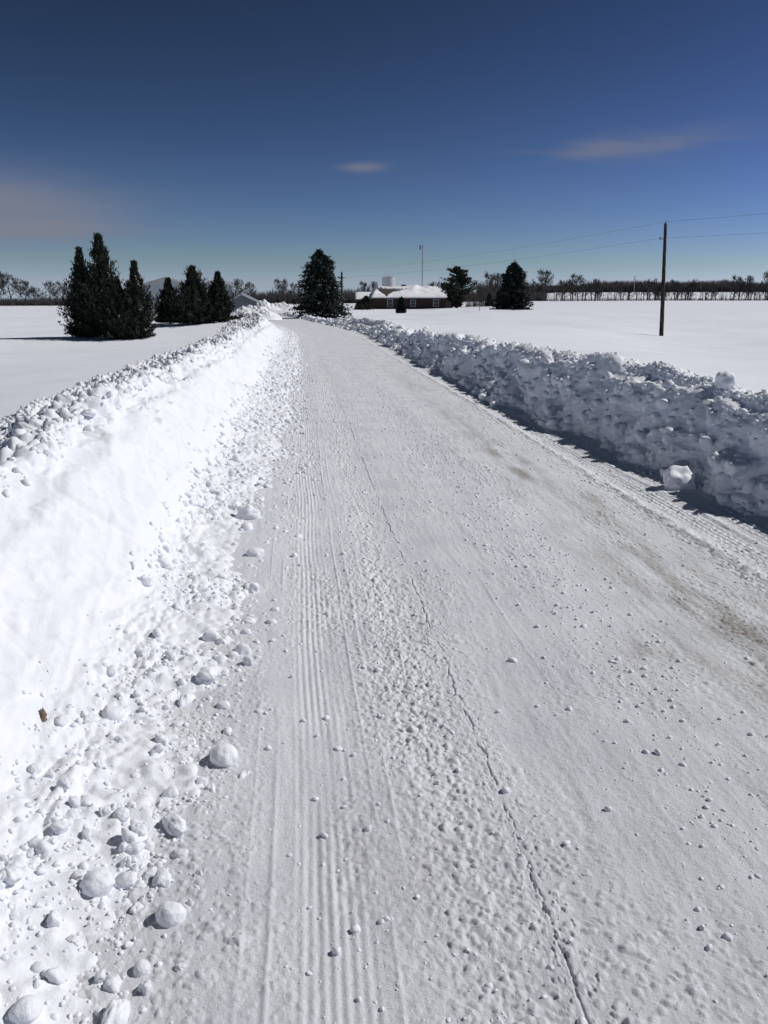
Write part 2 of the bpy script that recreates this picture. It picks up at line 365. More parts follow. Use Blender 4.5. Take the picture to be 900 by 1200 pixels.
def make_bank(side):
    P = PL if side < 0 else PR
    nq = 430 if side < 0 else 330
    q, (pt, pf, pz, pd, pw) = smooth_profile(P, nq)
    s = bank_srows(104 if side > 0 else 88)
    S, Q = np.meshgrid(s, q, indexing='ij')
    bt = np.broadcast_to
    t = bt(pt, S.shape).copy(); f = bt(pf, S.shape); dz = bt(pd, S.shape); w = bt(pw, S.shape)
    if side < 0:
        sh = np.interp(s, [0, 1.6, 3, 5.5, 9, 21, 60], [-.34, -.34, -.32, -.22, -.12, .05, .05])
        sh = sh + .09 * fbm(s / 1.2, s * 0, 71, 3)
        zone = np.clip((pt + .95) / .55, 0, 1)
        t += sh[:, None] * (.25 + .75 * zone)[None]
        t += .10 * fbm(S / 1.6, Q / 1.5, 72, 3) * np.clip(f * 3, 0, 1)
    else:
        sh = np.interp(s, [0, 6, 8, 14, 35, 60], [.10, .10, -.05, -.25, -.2, -.15]) + .10 * fbm(s / .8, s * 0, 73, 3)
        t += sh[:, None]
    # crest height from the field at the crest line
    tc = -2.0 if side < 0 else 4.4
    xc, yc = ST2XY(s, np.full_like(s, tc)); Fc = field0(xc, yc)
    crest = np.maximum(Fc + (.42 if side < 0 else .15), .34) * (1 - (.40 if side < 0 else .1) * np.clip((s - 28) / 25, 0, 1)) * (1 + .10 * fbm(s / 1.8, s * 0, 75 + side, 3))
    fade = np.clip((s[-1] - s) / 8, 0, 1)
    crest = crest * fade + (1 - fade) * .05
    x0, y0 = ST2XY(S, t)
    Ff = field(x0, y0) + dz
    zi = f * crest[:, None]
    z = zi * (1 - w) + Ff * w
    if side < 0:
        # bulge of pushed snow near the lower left of the view
        z += .10 * np.exp(-((S - 1.75) / .5) ** 2 - ((t + .95) / .22) ** 2)
    # normal of the profile
    gt = np.gradient(t, axis=1); gzz = np.gradient(z, axis=1); L = np.hypot(gt, gzz) + 1e-9
    nt_, nz_ = -gzz / L * (-1 if side < 0 else 1), np.abs(gt) / L
    if side < 0: nt_ = gzz / L
    D = np.zeros_like(z)
    if side < 0:
        apron = np.clip((t + .98) / .2, 0, 1) * np.clip((.12 - t) / .2, 0, 1)
        back = np.clip((-1.50 + .20 * np.clip((S - 3.5) / 4, 0, 1) - t + .32 * fbm(S / .6, t / .5, 81, 3)) / .15, 0, 1) * np.clip((t + 3.6) / .3, 0, 1)
        face = np.clip(1 - apron - back, 0, 1)
        D += .045 * fbm(S / 1.1, Q / .9, 82, 3) * (face + .5 * back)
        D += face * (.05 * domes(S, Q * .8, .5, 83, .6, .8, .9) + .03 * fbm(S / .5, Q / .9, 99, 3) + .012 * domes(S, Q, .10, 84, .15) + .008 * fbm(S / .06, Q / .1, 85, 4))
        # scraped streaks on the face
        D += face * .010 * fbm((S + Q * .7) / .7, (Q - .3 * S) / .09, 86, 3)
        pm = np.clip(.5 + 1.3 * fbm(S / .5, Q / .4, 96, 3), 0, 1)
        D += apron * (.030 * fbm(S / .35, Q / .25, 97, 3) + pm * (.034 * domes(S, Q, .15, 87, .35) + .028 * domes(S, Q, .08, 88, .45)) + .013 * domes(S, Q, .038, 89, .5) + .012 * fbm(S / .05, Q / .05, 90, 4))
        D += back * (.12 * fbm(S / .45, Q / .3, 95, 3) + .05 * domes(S, Q, .20, 91, .4, .4, .7) + .06 * domes(S, Q, .11, 92, .6, .4, .7) + .035 * domes(S, Q, .065, 93, .7, .4, .9) + .022 * fbm(S / .05, Q / .05, 94, 4) - .04)
    else:
        face = np.clip((4.15 - t) / .15, 0, 1); top = 1 - face
        fd = np.clip((Q) / .25, 0, 1)
        pm = np.clip(.30 + 1.7 * fbm(S / .7, Q / .5, 111, 3) + 1.1 * (.35 - Q), 0, 1)
        D += fd * face * (.15 * fbm(S / .9, Q / .8, 101, 3) + .15 * domes(S, Q, .60, 102, .6, .6, .3, .2) + pm * (.11 * domes(S, Q, .27, 103, .5, .5, .3, .12) + .05 * domes(S, Q, .12, 104, .35, .5, .3, .12)) + .018 * pm * domes(S, Q, .06, 105, .35, .5, .3, .1) + .012 * fbm(S / .12, Q / .12, 112, 3) + .008 * fbm(S / .03, Q / .03, 106, 3) - .07)
        D += top * (.06 * fbm(S / .6, Q / .5, 107, 3) + .025 * domes(S, Q, .20, 108, .25) + .03 * domes(S, Q, .09, 109, .4) + .02 * domes(S, Q, .045, 110, .5) + .015 * fbm(S / .04, Q / .04, 113, 3)) * np.clip((5.2 - t) / .4, 0, 1)
    D *= np.clip(fade[:, None] + .3, 0, 1)
    t2 = t + D * nt_; z2 = z + D * nz_
    x, y = ST2XY(S, t2)
    V = np.stack([x, y, z2], -1)
    F = gridF(*S.shape)
    if side > 0: F = F[:, ::-1]
    o = mesh_np('snow_bank', V, F, M['bank'])
    BANK[side] = dict(s=s, q=q, t=t2, z=z2, pt=pt, V=V)
    if side < 0: tag(o, 'long sunlit ploughed snow bank with smooth face along the left road edge', 'snow bank', 'ploughed banks along the road')
    else: tag(o, 'long shaded chunky snow bank along the right edge of the road', 'snow bank', 'ploughed banks along the road')
    return o
bankL = make_bank(-1); bankR = make_bank(1)
def on_bank(side, s, qf):
    B = BANK[side]; i = np.interp(s, B['s'], np.arange(len(B['s']))); j = qf * (len(B['q']) - 1)
    i0 = np.clip(i.astype(int), 0, len(B['s']) - 2); j0 = np.clip(j.astype(int), 0, len(B['q']) - 2)
    t = B['t'][i0, j0]; z = B['z'][i0, j0]; x, y = ST2XY(s, t)
    return x, y, z, t

# ------------------------------------------------------------------ snow lumps
import bmesh
def ico(sub):
    bm = bmesh.new(); bmesh.ops.create_icosphere(bm, subdivisions=sub, radius=1)
    v = np.array([p.co[:] for p in bm.verts]); f = np.array([[p.index for p in fc.verts] for fc in bm.faces]); bm.free()
    return v / np.linalg.norm(v, axis=1)[:, None], f
ICO = {k: ico(k) for k in (2, 3, 4)}
def lump_shape(sub, seed, round_=.5):
    na = min(1, 2 * (1 - round_))
    rs = np.random.RandomState(seed); v, f = ICO[sub]
    n = rs.randn(9, 3); n /= np.linalg.norm(n, axis=1)[:, None]; dk = rs.uniform(.62, 1.0, 9)
    dots = np.maximum(v @ n.T, .02); rr = dk / dots
    p = 10 + 6 * (1 - round_); r = (rr ** -p).sum(1) ** (-1 / p); r = np.minimum(r, 1.15)
    r = r * (1 - round_) + round_ * .92
    ph = rs.uniform(0, 6.28, (12, 1)); k = rs.randn(12, 3); k *= (np.linspace(2, 14, 12) / np.linalg.norm(k, axis=1))[:, None]
    r = r + (np.sin(k @ v.T + ph) * (.10 / np.linspace(1, 3.5, 12))[:, None]).sum(0) * .8 * na
    w = v * r[:, None] * (rs.uniform(.62, 1.25, 3) if round_ < .6 else rs.uniform(.9, 1.1, 3))
    return w, f
SH2 = [lump_shape(2, i, rnd) for i, rnd in zip(range(10), np.linspace(0, .45, 10))]
SH3 = [lump_shape(3, 20 + i, rnd) for i, rnd in zip(range(10), np.linspace(0, .45, 10))]
def rotm(rs):
    q = rs.randn(4); q /= np.linalg.norm(q); a, b_, c, d = q
    return np.array([[1-2*(c*c+d*d), 2*(b_*c-a*d), 2*(b_*d+a*c)], [2*(b_*c+a*d), 1-2*(b_*b_+d*d), 2*(c*d-a*b_)], [2*(b_*d-a*c), 2*(c*d+a*b_), 1-2*(b_*b_+c*c)]])
def scatter(name, pts, rad, mat, parent, label, flat=.85, sink=.5, thing=None):
    rs = np.random.RandomState(len(pts)); VV = []; FF = []; k = 0
    for (x, y, z), r in zip(pts, rad):
        d = math.hypot(x, y)
        sh = (SH3 if r / max(d, 1) > .011 else SH2)[rs.randint(10)]
        v = sh[0] @ rotm(rs).T * r; v[:, 2] *= flat
        v += (x, y, z + r * flat * (1 - 2 * sink))
        VV.append(v); FF.append(sh[1] + k); k += len(v)
    o = mesh_np(name, np.concatenate(VV), np.concatenate(FF), mat, parent)
    tag(o, label, thing, None, 'stuff')
    return o
def samp_s(n, s0, s1, p=1.5):
    u = RNG.rand(n); e = 1 - p
    return (s0 ** e + u * (s1 ** e - s0 ** e)) ** (1 / e)
def rads(s, rmin, k, cap):
    r = np.maximum(rmin, k * s) * (1 - RNG.rand(len(s))) ** (-1 / 2.3)
    return np.minimum(r, cap * RNG.uniform(.6, 1, len(s)))
# loose lumps that the photo shows apart: (u, v of foot, pixel radius, label)
NOT = [
 (262, 894, 17, 'large round snowball lying alone on the road between the left rubble and the tyre track'),
 (200, 1079, 17, 'large round snowball casting a shadow near the lower left rubble'),
 (166, 1140, 10, 'rounded snow lump on the packed road below the second large snowball'),
 (136, 1196, 20, 'big snow lump cut by the bottom edge of the picture'),
 (223, 1062, 6, 'small snow lump touching the right side of the lower large snowball'),
 (190, 1036, 10, 'flattened snow lump just above the lower large snowball'),
 (118, 1146, 8, 'small snow lump beside the rubble near the bottom left corner'),
 (234, 1028, 6, 'tiny snow lump out on the clean road left of the tyre track'),
 (170, 1163, 10, 'low snow lump lying between two bottom left lumps'),
 (205, 975, 15, 'broad low double snow lump at the rubble edge below the lone snowball'),
 (242, 795, 13, 'rounded snow lump at the rubble edge above the lone snowball'),
 (290, 780, 7, 'small snow lump on the clean road with a shadow to its left'),
 (261, 830, 7, 'small snow lump on the road between two larger ones above the snowball'),
 (303, 836, 4, 'tiny crumb of snow on the road right of the small lumps'),
 (293, 696, 11, 'upright snow lump standing on the clean road beside the rubble edge'),
 (299, 653, 9, 'snow lump on the road at the rubble edge, second up from the upright one'),
 (291, 610, 11, 'broad snow lump in the rubble edge where the bank narrows'),
 (600, 778, 6, 'lone small snow lump in the middle of the packed road'),
 (797, 572, 20, 'big angular snow block fallen at the foot of the right bank'),
 (862, 553, 15, 'large snow block resting against the shaded right bank'),
 (848, 585, 7, 'small block between the road edge and the right bank'),
 (567, 466, 7, 'small sunlit snow block at the foot of the right bank'),
 (578, 478, 5, 'smaller snow block in front of the sunlit one at the right bank foot'),
 (849, 450, 11, 'rounded snow block sitting on top of the right bank crest'),
 (643, 484, 8, 'pale snow block sticking out of the right bank face'),
 (106, 486, 8, 'large chunk standing up on the left bank top'),
]
PROTO = []
def lump_object(x, y, zf, r, label, seed, group, round_=.6, mesh=None, flat=.88):
    if mesh is None:
        v, f = lump_shape(4 if r / math.hypot(x, y) > .01 else 3, seed, round_)
        v = v.copy(); v[:, 2] *= flat
        o = mesh_np('snow_lump', v, f, M['ball']); PROTO.append(o.data)
    else:
        o = bpy.data.objects.new('snow_lump', mesh); COL.objects.link(o)
    o.location = (x, y, zf + r * .62); o.scale = (r, r, r); o.rotation_euler = (0, 0, RNG.uniform(0, 6.28)) if mesh is None else (RNG.uniform(-.4, .4), RNG.uniform(-.4, .4), RNG.uniform(0, 6.28))
    tag(o, label, 'snow lump', group)
    return o
def surf(side, u, v):
    V = BANK[side]['V'].reshape(-1, 3); V = V[(V[:, 1] > 1)]
    zc = V[:, 1] * CT - (V[:, 2] - CAMZ) * ST; yc = (V[:, 2] - CAMZ) * CT + V[:, 1] * ST
    uu = 450 + 1000 * V[:, 0] / zc; vv = 600 - 1000 * yc / zc
    d = np.hypot(uu - u, vv - v); k = np.where(d < 3.5)[0]
    if len(k) == 0: return None
    return V[k[np.argmin(V[k, 1])]]
for i, (u, v, pr, lab) in enumerate(NOT):
    x, y = GND(u, v, 0); zl = 0
    p = surf(1 if u > 540 else -1, u, v)
    if p is not None and p[2] > .01: x, y, zl = p
    zc = y * CT + (CAMZ - zl) * ST
    r = pr / 1000 * zc * 1.05
    lump_object(x, y, zl - r * .12, r, lab, 300 + i, 'loose lumps of ploughed snow', .82 if i < 3 else .35)

def stuff_lumps():
    # left apron rubble
    n = 6500; s = samp_s(n, 1.0, 55); B = BANK[-1]
    qa = np.interp(-.98, B['pt'][::-1], np.linspace(1, 0, len(B['pt']))); 
    qf = RNG.beta(1.15, 1.9, n) * qa
    den = fbm(s / .45, qf * 9, 301, 3); k_ = den + RNG.uniform(-.35, .35, n) > -.12; s = s[k_]; qf = qf[k_]; n = len(s)
    x, y, z, t = on_bank(-1, s, qf); r = rads(s, .005, .0020, .05)
    big = [(x[i], y[i], z[i], r[i], t[i], s[i]) for i in range(n)]
    # pieces spilled onto the road
    n2 = 900; s2 = samp_s(n2, 1.1, 50); e = np.interp(s2, [0, 1.6, 3, 5.5, 9, 21, 60], [-.58, -.58, -.48, -.34, -.22, -.02, 0])
    t2 = e + np.abs(RNG.randn(n2)) * .13; x2, y2 = ST2XY(s2, t2); r2 = rads(s2, .004, .002, .03)
    sp = [(x2[i], y2[i], .008, r2[i], t2[i], s2[i]) for i in range(n2)]
    ap = big + sp
    ap = [a for a in ap if a[1] > .8]
    ap.sort(key=lambda a: -a[3] / math.hypot(a[0], a[1]))
    def vis(a):
        zc = a[1] * CT + (CAMZ - a[2]) * ST; u = 450 + 1000 * a[0] / zc; vv = 600 + 1000 * ((CAMZ - a[2]) * CT - a[1] * ST) / zc
        return 0 < u < 900 and 350 < vv < 1200
    ind = []; rest = []
    for a in ap:
        if len(ind) < 130 and vis(a): ind.append(a)
        else: rest.append(a)
    for i, a in enumerate(ind):
        lab = 'small rounded snow lump in the rubble at the foot of the left bank' if a[4] < -.45 else 'small snow lump at the outer edge of the rubble beside the packed road'
        lump_object(a[0], a[1], a[2] - a[3] * .5, a[3], lab, 0, 'rubble lumps by the left bank foot' if a[4] < -.45 else 'rubble lumps at the road edge', mesh=PROTO[RNG.randint(len(PROTO))] if i > 8 else PROTO[i])
    scatter('snow_rubble', [a[:3] for a in rest], [a[3] for a in rest], M['lump'], bankL, 'crumbs of snow spilled along the foot of the left bank')
    # left top rubble
    n = 9000; s = samp_s(n, 1.0, 70, 1.3); qb = np.interp(-1.45, B['pt'][::-1], np.linspace(1, 0, len(B['pt']))); qe = np.interp(-3.6, B['pt'][::-1], np.linspace(1, 0, len(B['pt'])))
    x, y, z, t = on_bank(-1, s, RNG.uniform(qb, qe, n)); r = rads(s, .010, .0021, .05)
    scatter('top_rubble', np.stack([x, y, z], 1), r, M['lump'], bankL, 'broken chunks heaped on the top and back of the left bank')
    # right crest and face
    B = BANK[1]; n = 3600; s = samp_s(n, 3.0, 90, 1.3); qa = np.interp(4.05, B['pt'], np.linspace(0, 1, len(B['pt']))); qe = np.interp(4.95, B['pt'], np.linspace(0, 1, len(B['pt'])))
    x, y, z, t = on_bank(1, s, qa + (qe - qa) * RNG.rand(n) ** 1.5); r = rads(s, .009, .0018, .032)
    scatter('top_rubble', np.stack([x, y, z], 1), r, M['lump'], bankR, 'broken sunlit chunks along the crest of the right bank')
    n = 1500; s = samp_s(n, 3.0, 80, 1.3); qa = np.interp(3.36, B['pt'], np.linspace(0, 1, len(B['pt']))); qe = np.interp(4.0, B['pt'], np.linspace(0, 1, len(B['pt'])))
    x, y, z, t = on_bank(1, s, qa + (qe - qa) * RNG.rand(n) ** 2.2); r = rads(s, .018, .0034, .12)
    scatter('face_rubble', np.stack([x, y, z], 1), r, M['lump'], bankR, 'blocks and chunks stuck in the shaded face of the right bank')
    # crumbs on the road
    n = 8500; s = samp_s(n, 1.1, 26, 1.6); t = RNG.choice([1.35, .45, 2.65, .1, 3.2, 1.6], n, p=[.36, .18, .16, .08, .12, .10]) + RNG.randn(n) * .22
    k = (t > -.3) & (t < 3.45); s = s[k]; t = t[k]; x, y = ST2XY(s, t); r = np.minimum(rads(s, .0022, .0008, .014), .02)
    zz = road_height(s, t) + .008
    o = scatter('snow_crumbs', np.stack([x, y, zz], 1), r, M['lump'], None, 'small crumbs of snow scattered over the packed road', thing='snow crumbs', sink=.3)
stuff_lumps()

# clod of earth in the left bank
x, y = GND(50, 845, .13)
v, f = lump_shape(4, 901, .0); v = v * (1 + .25 * np.sin(v @ np.array([[9.], [13.], [5.]]))) * (.011, .040, .016)
p = surf(-1, 52, 840); p = (x, y, .16) if p is None else p
o = mesh_np('dirt_clod', v, f, M['dirt']); o.location = tuple(p); o.rotation_euler = (.5, .3, .55)
tag(o, 'brown clod of frozen earth stuck in the foot of the left snow bank', 'dirt clod')

# ------------------------------------------------------------------ distant ploughed piles
def pile(x0, y0, w, d, h, seed, label):
    n = 150; a = np.linspace(-1, 1, n); X, Y = np.meshgrid(a, a, indexing='ij')
    rr = np.sqrt(X * X + Y * Y); wx = X * w; wy = Y * d
    hh = h * np.clip(1 - rr ** 1.5, -.1, 1) * (1 + .5 * fbm(wx / 1.6, wy / 1.6, seed, 3)) + np.clip(1 - rr, 0, 1) ** .5 * (.30 * domes(wx, wy, .9, seed + 1, .7) + .22 * domes(wx, wy, .45, seed + 2, .7) + .08 * fbm(wx / .3, wy / .3, seed + 3, 3))
    z = np.where(rr > 1, -.25, hh - .06)
    o = mesh_np('snow_pile', np.stack([wx, wy, z], -1), gridF(n, n)[:, ::-1], M['pile']); o.location = (x0, y0, max(min(gz(x0, y0), .4), 0))
    tag(o, label, 'snow pile', 'ploughed snow piles by the farmyard')
pile(XU(292, 84), 84, 3.0, 2.2, .72, 501, 'rough snow pile in front of the small grey shed')
pile(XU(331, 128), 128, 4.2, 2.2, 0.85, 511, 'broad snow pile at the far end of the road, left of the big spruce')
pile(XU(309, 72), 72, 1.5, 1.6, .3, 521, 'low snow heap beside the road bend below the shed pile')
pile(XU(309, 125), 125, 2.6, 1.6, .8, 531, 'small snow heap just right of the small grey shed')

# ------------------------------------------------------------------ trees
def evergreen(name, label, group, u, vt, Y, wpx, kind, seed, zb=None, snow=0, lean=0, profile=None, dens=1.0):
    rs = np.random.RandomState(seed)
    x0 = XU(u, Y); z0 = gz(x0, Y) if zb is None else zb
    H = ZV(vt, Y) - z0; Rm = wpx / 2 / 1000 * Y
    root = empty(name, (x0, Y, z0)); tag(root, label, 'tree', group)
    mb = MB(); mb.tube((0, 0, -.2), (lean * .5, 0, H * .5), Rm * .085, Rm * .05); mb.tube((lean * .5, 0, H * .5), (lean, 0, H * .95), Rm * .05, .01)
    mb.build('trunk', M['bark'], root)
    P0 = []; 
    nb = int((560 if kind == 'spruce' else 520) * dens)
    tips = []
    LV = []; SV = []
    px = Y / 853
    for i in range(nb):
        h = rs.rand() ** 1.25
        if kind == 'spruce': h = .03 + .96 * h; h = max(.02, (round(h * 15) + rs.uniform(-.22, .22)) / 15)
        a = rs.rand() * 6.283
        if profile: rad = profile(h)
        elif kind == 'spruce': rad = max(0, 1 - h) ** .75 * (1 if h > .08 else .9)
        elif kind == 'pine': rad = (max(0, 1 - ((h - .55) / .45) ** 2)) ** .5 if h > .12 else .25
        else: rad = min(1, (1 - h) ** 1.2 * 1.5 + .01) * (.9 + .1 * math.sin(h * 9 + seed))
        clump = .82 + .22 * math.sin(a * 3 + seed + h * 7) * math.sin(h * 17 + a)
        rad = max(rad * Rm * clump * (rs.uniform(.55, .95) if rs.rand() < .7 else rs.uniform(.95, 1.35)), .04 * Rm)
        zt = h * H
        ca, sa = math.cos(a), math.sin(a)
        if kind == 'spruce':
            p = np.array([0, 0, zt + .12 * rad]); tip = np.array([ca * rad, sa * rad, zt - .10 * rad])
        elif kind == 'pine':
            p = np.array([0, 0, zt - .2 * rad]); tip = np.array([ca * rad, sa * rad, zt + .1 * rad])
        else:
            p = np.array([ca * rad * .2, sa * rad * .2, max(zt - .9 * rad, 0)]); tip = np.array([ca * rad, sa * rad, zt + (H - zt) * rs.uniform(.05, .35) + H * .01])
            tip[2] = min(tip[2], H)
        if h < .12 and kind != 'pine': tip[2] *= .4; p[2] *= .6
        p[0] += lean * h; tip[0] += lean * h
        nl = 46 if kind != 'spruce' else 40
        tt = rs.uniform(.25, 1, nl)
        base = p + (tip - p) * tt[:, None]
        side = np.array([-sa, ca, 0]) * (rs.uniform(-1, 1, nl) * .20 * rad * (1.1 - tt))[:, None]
        base = base + side + rs.randn(nl, 3) * (.03 * Rm)
        ls = max(px * 1.3, .055) * rs.uniform(.7, 1.5, nl) * (1.0 if kind != 'spruce' else 1.1)
        dirv = (tip - p) / (np.linalg.norm(tip - p) + 1e-6) + rs.randn(nl, 3) * .55
        if kind == 'arb': dirv[:, 2] += .5
        dirv /= np.linalg.norm(dirv, axis=1)[:, None]
        w = np.cross(dirv, rs.randn(nl, 3)); w /= np.linalg.norm(w, axis=1)[:, None] + 1e-6
        tri = np.stack([base - w * ls[:, None] * .4, base + w * ls[:, None] * .4, base + dirv * ls[:, None] * 1.5], 1)
        LV.append(tri)
        if snow and rs.rand() < snow and h < .75 and (ca * .8 - sa * .7) > -.3:
            ns = 7; st = rs.uniform(.72, 1, ns); bs = p + (tip - p) * st[:, None] + rs.randn(ns, 3) * .025 * Rm; bs[:, 2] += .05
            l2 = max(px * .55, .04) * rs.uniform(.6, 1.2, ns)
            SV.append(np.stack([bs + np.stack([-l2, -l2 * .3, 0 * l2], 1), bs + np.stack([l2, -l2 * .3, 0 * l2], 1), bs + np.stack([l2 * .2, l2, l2 * .35], 1)], 1))
    nl = 60 if kind == 'arb' else 3; hz = rs.uniform(.9, 1.0, nl); bs = np.stack([lean * hz + rs.randn(nl) * .02 * Rm, rs.randn(nl) * .02 * Rm, hz * H], 1)
    ls = max(px * 1.0, .045); dv = np.stack([rs.randn(nl), rs.randn(nl), 1.2 + 0 * hz], 1); dv /= np.linalg.norm(dv, axis=1)[:, None]; wv = np.cross(dv, rs.randn(nl, 3)) * .35
    LV.append(np.stack([bs - wv * ls, bs + wv * ls, bs + dv * ls * 1.6 * (1.6 - hz[:, None])], 1))
    L = np.concatenate(LV).reshape(-1, 3)
    L[:, 2] = np.maximum(L[:, 2], .02)
    mesh_np('crown', L, np.arange(len(L)).reshape(-1, 3), M['spruce'] if kind == 'spruce' else M['foliage'], root, smooth=False)
    if SV:
        L = np.concatenate(SV).reshape(-1, 3)
        tag(mesh_np('snow_on_branches', L, np.arange(len(L)).reshape(-1, 3), M['roofsnow'], root, smooth=False), kind='stuff')
    return root
G1 = 'arborvitae clump on the left field'
evergreen('arborvitae_tree', 'tallest pointed dark arborvitae in the near clump on the left field', G1, 124, 277, 36, 84, 'arb', 1, snow=.02)
evergreen('arborvitae_tree', 'dark arborvitae left of the tallest one in the near clump', G1, 101, 292, 36.4, 58, 'arb', 2)
evergreen('arborvitae_tree', 'pointed arborvitae on the right of the near clump, with snow on its lower branches', G1, 163, 308, 35.2, 54, 'arb', 3, snow=.16)
evergreen('arborvitae_tree', 'short broad arborvitae filling the middle front of the near clump', G1, 142, 330, 35.0, 56, 'arb', 4, snow=.02)
G2 = 'arborvitae clump in front of the barn'
evergreen('arborvitae_tree', 'short arborvitae on the left of the clump in front of the barn', G2, 200, 328, 48, 42, 'arb', 5)
evergreen('arborvitae_tree', 'tallest arborvitae in the middle of the clump in front of the barn', G2, 229, 314, 46.5, 60, 'arb', 6)
evergreen('arborvitae_tree', 'arborvitae on the right of the clump in front of the barn, lightly dusted with snow', G2, 258, 321, 47, 44, 'arb', 7, snow=.10)
def sprof(h): return max(0, 1 - h) ** .50 * (1.0 if h > .1 else .92) * (1.02 if .5 < h < .62 else 1)
evergreen('spruce_tree', 'large dark spruce standing beside the road bend', 'spruces on the right field', 378, 296, 80, 72, 'spruce', 8, zb=ZV(375, 80), snow=.18, lean=-.15, profile=sprof, dens=1.5)
evergreen('spruce_tree', 'dense dark spruce on the right field, right of the house', 'spruces on the right field', 601, 310, 130, 47, 'spruce', 9, zb=ZV(363, 130), snow=.22, profile=lambda h: max(0, 1 - h) ** .42 * .97, dens=1.3)
evergreen('young_spruce', 'small young spruce in front of the brick house', None, 470, 349, 130, 11, 'spruce', 10, zb=ZV(368, 130), snow=.2, dens=.3)
evergreen('pine_tree', 'broad open-crowned pine at the right end of the house', None, 535, 314, 182, 40, 'pine', 12, zb=ZV(360, 182), dens=.38)
evergreen('evergreen_shrub', 'small dark upright evergreen shrub between the pine and the right spruce', None, 573, 346, 170, 8, 'arb', 13, zb=ZV(359, 170), dens=.2)
evergreen('evergreen_shrub', 'low dark shrub at the left corner of the house', None, 429, 349, 172, 15, 'arb', 14, zb=ZV(363, 172), dens=.25, profile=lambda h: math.sqrt(max(0, 1 - h * h)))
evergreen('evergreen_shrub', 'low dark shrub just right of the big spruce, by the house drive', None, 421, 355, 168, 9, 'arb', 15, zb=ZV(364, 168), dens=.2, profile=lambda h: math.sqrt(max(0, 1 - h * h)))

def bare_mesh(rs, H, Wd, levels=4, rmin=.02, trunkf=.28, r0=None, nchild=5):
    V = []; F = []
    def seg(p, q, ra, rb):
        d = q - p; d = d / (np.linalg.norm(d) + 1e-9)
        a = np.cross(d, (0.3, 1, .1)); a /= np.linalg.norm(a) + 1e-9; c = np.cross(d, a); k = len(V)
        for o, r in ((p, ra), (q, rb)):
            for i in range(3):
                t = 2.094 * i; V.append(o + r * (math.cos(t) * a + math.sin(t) * c))
        for i in range(3): j = (i + 1) % 3; F.append((k + i, k + j, k + 3 + j, k + 3 + i))
    def grow(p, d, L, r, lv):
        n = 3 if lv < 2 else 2; pts = [p]
        for i in range(n):
            d = d + rs.randn(3) * .16; d[2] += .05; d /= np.linalg.norm(d)
            q = pts[-1] + d * L / n; seg(pts[-1], q, max(r * (1 - .45 * i / n), rmin), max(r * (1 - .45 * (i + 1) / n), rmin)); pts.append(q)
        if lv >= levels: return
        nc = nchild + rs.randint(0, 2)
        for j in range(nc):
            f = rs.uniform(.3, 1) if j else 1.0
            idx = f * n; i0 = min(int(idx), n - 1); b0 = pts[i0] + (pts[i0 + 1] - pts[i0]) * (idx - i0)
            az = rs.rand() * 6.283; sp = rs.uniform(.45, .95) if j else .2
            nd = d + sp * np.array([math.cos(az), math.sin(az), rs.uniform(-.1, .5)]); nd /= np.linalg.norm(nd)
            grow(b0, nd, L * rs.uniform(.5, .78), r * .5, lv + 1)
    r0 = r0 or H * .016
    p = np.array([0, 0, -.3]); d = np.array([0, 0, 1.]); nn = 9; pts = []
    for i in range(nn):
        d = d + rs.randn(3) * .06; d[2] += .1; d /= np.linalg.norm(d); q = p + d * H * .74 / nn
        seg(p, q, r0 * (1.15 - i / nn), r0 * (1.15 - (i + 1) / nn) + rmin); pts.append((q, (i + 1) / nn)); p = q
    nl = nchild * 3
    for j in range(nl):
        f = trunkf * .5 + (1 - trunkf * .5) * (j + rs.rand()) / nl
        q = pts[min(int(f * nn), nn - 1)][0]; az = j * 2.4 + rs.rand()
        up = .55 + 1.1 * f; dd = np.array([math.cos(az), math.sin(az), up]); dd /= np.linalg.norm(dd)
        grow(q, dd, H * (.34 - .20 * f) * rs.uniform(.8, 1.15), r0 * .5 * (1.1 - .6 * f), 2)
    V = np.array(V); zmax = V[:, 2].max(); V[:, 2] = np.where(V[:, 2] > 0, V[:, 2] * H / zmax, V[:, 2])
    wm = np.percentile(np.abs(V[:, :2]), 95); V[:, :2] *= np.where(V[:, 2:3] > H * .05, (Wd / 2) / wm, 1)
    hh = np.clip(V[:, 2] / H, 0, 1); env = (Wd / 2) * np.maximum(np.sqrt(np.clip(1 - ((hh - .52) / .5) ** 2, 0, 1)), .12) * 1.15
    rr = np.hypot(V[:, 0], V[:, 1]) + 1e-6; V[:, :2] *= (env * np.tanh(rr / env) / rr)[:, None]
    return V, np.array(F)
BARE = [bare_mesh(np.random.RandomState(40 + i), 12, 10, 5, .034, nchild=4) for i in range(5)]
def bare_tree(u, vt, Y, wpx, i, label, group, thick=1.0, zb=None):
    x0 = XU(u, Y); z0 = gz(x0, Y) if zb is None else zb; H = ZV(vt, Y) - z0; W = wpx / 1000 * Y * 1.2
    V, F = BARE[i % 5]; k = V * (W / 10, W / 10, H / 12)
    nseg = len(V) // 6
    root = empty('bare_tree', (x0, Y, z0), 0); tag(root, label, 'tree', group)
    nt_ = 40 * 4
    fz = len(F); cut = 3
    mesh_np('trunk', k[:6], F[:3], M['bark'], root)
    mesh_np('branches', k[6:], F[3:] - 6, M['twig'], root)
    return root
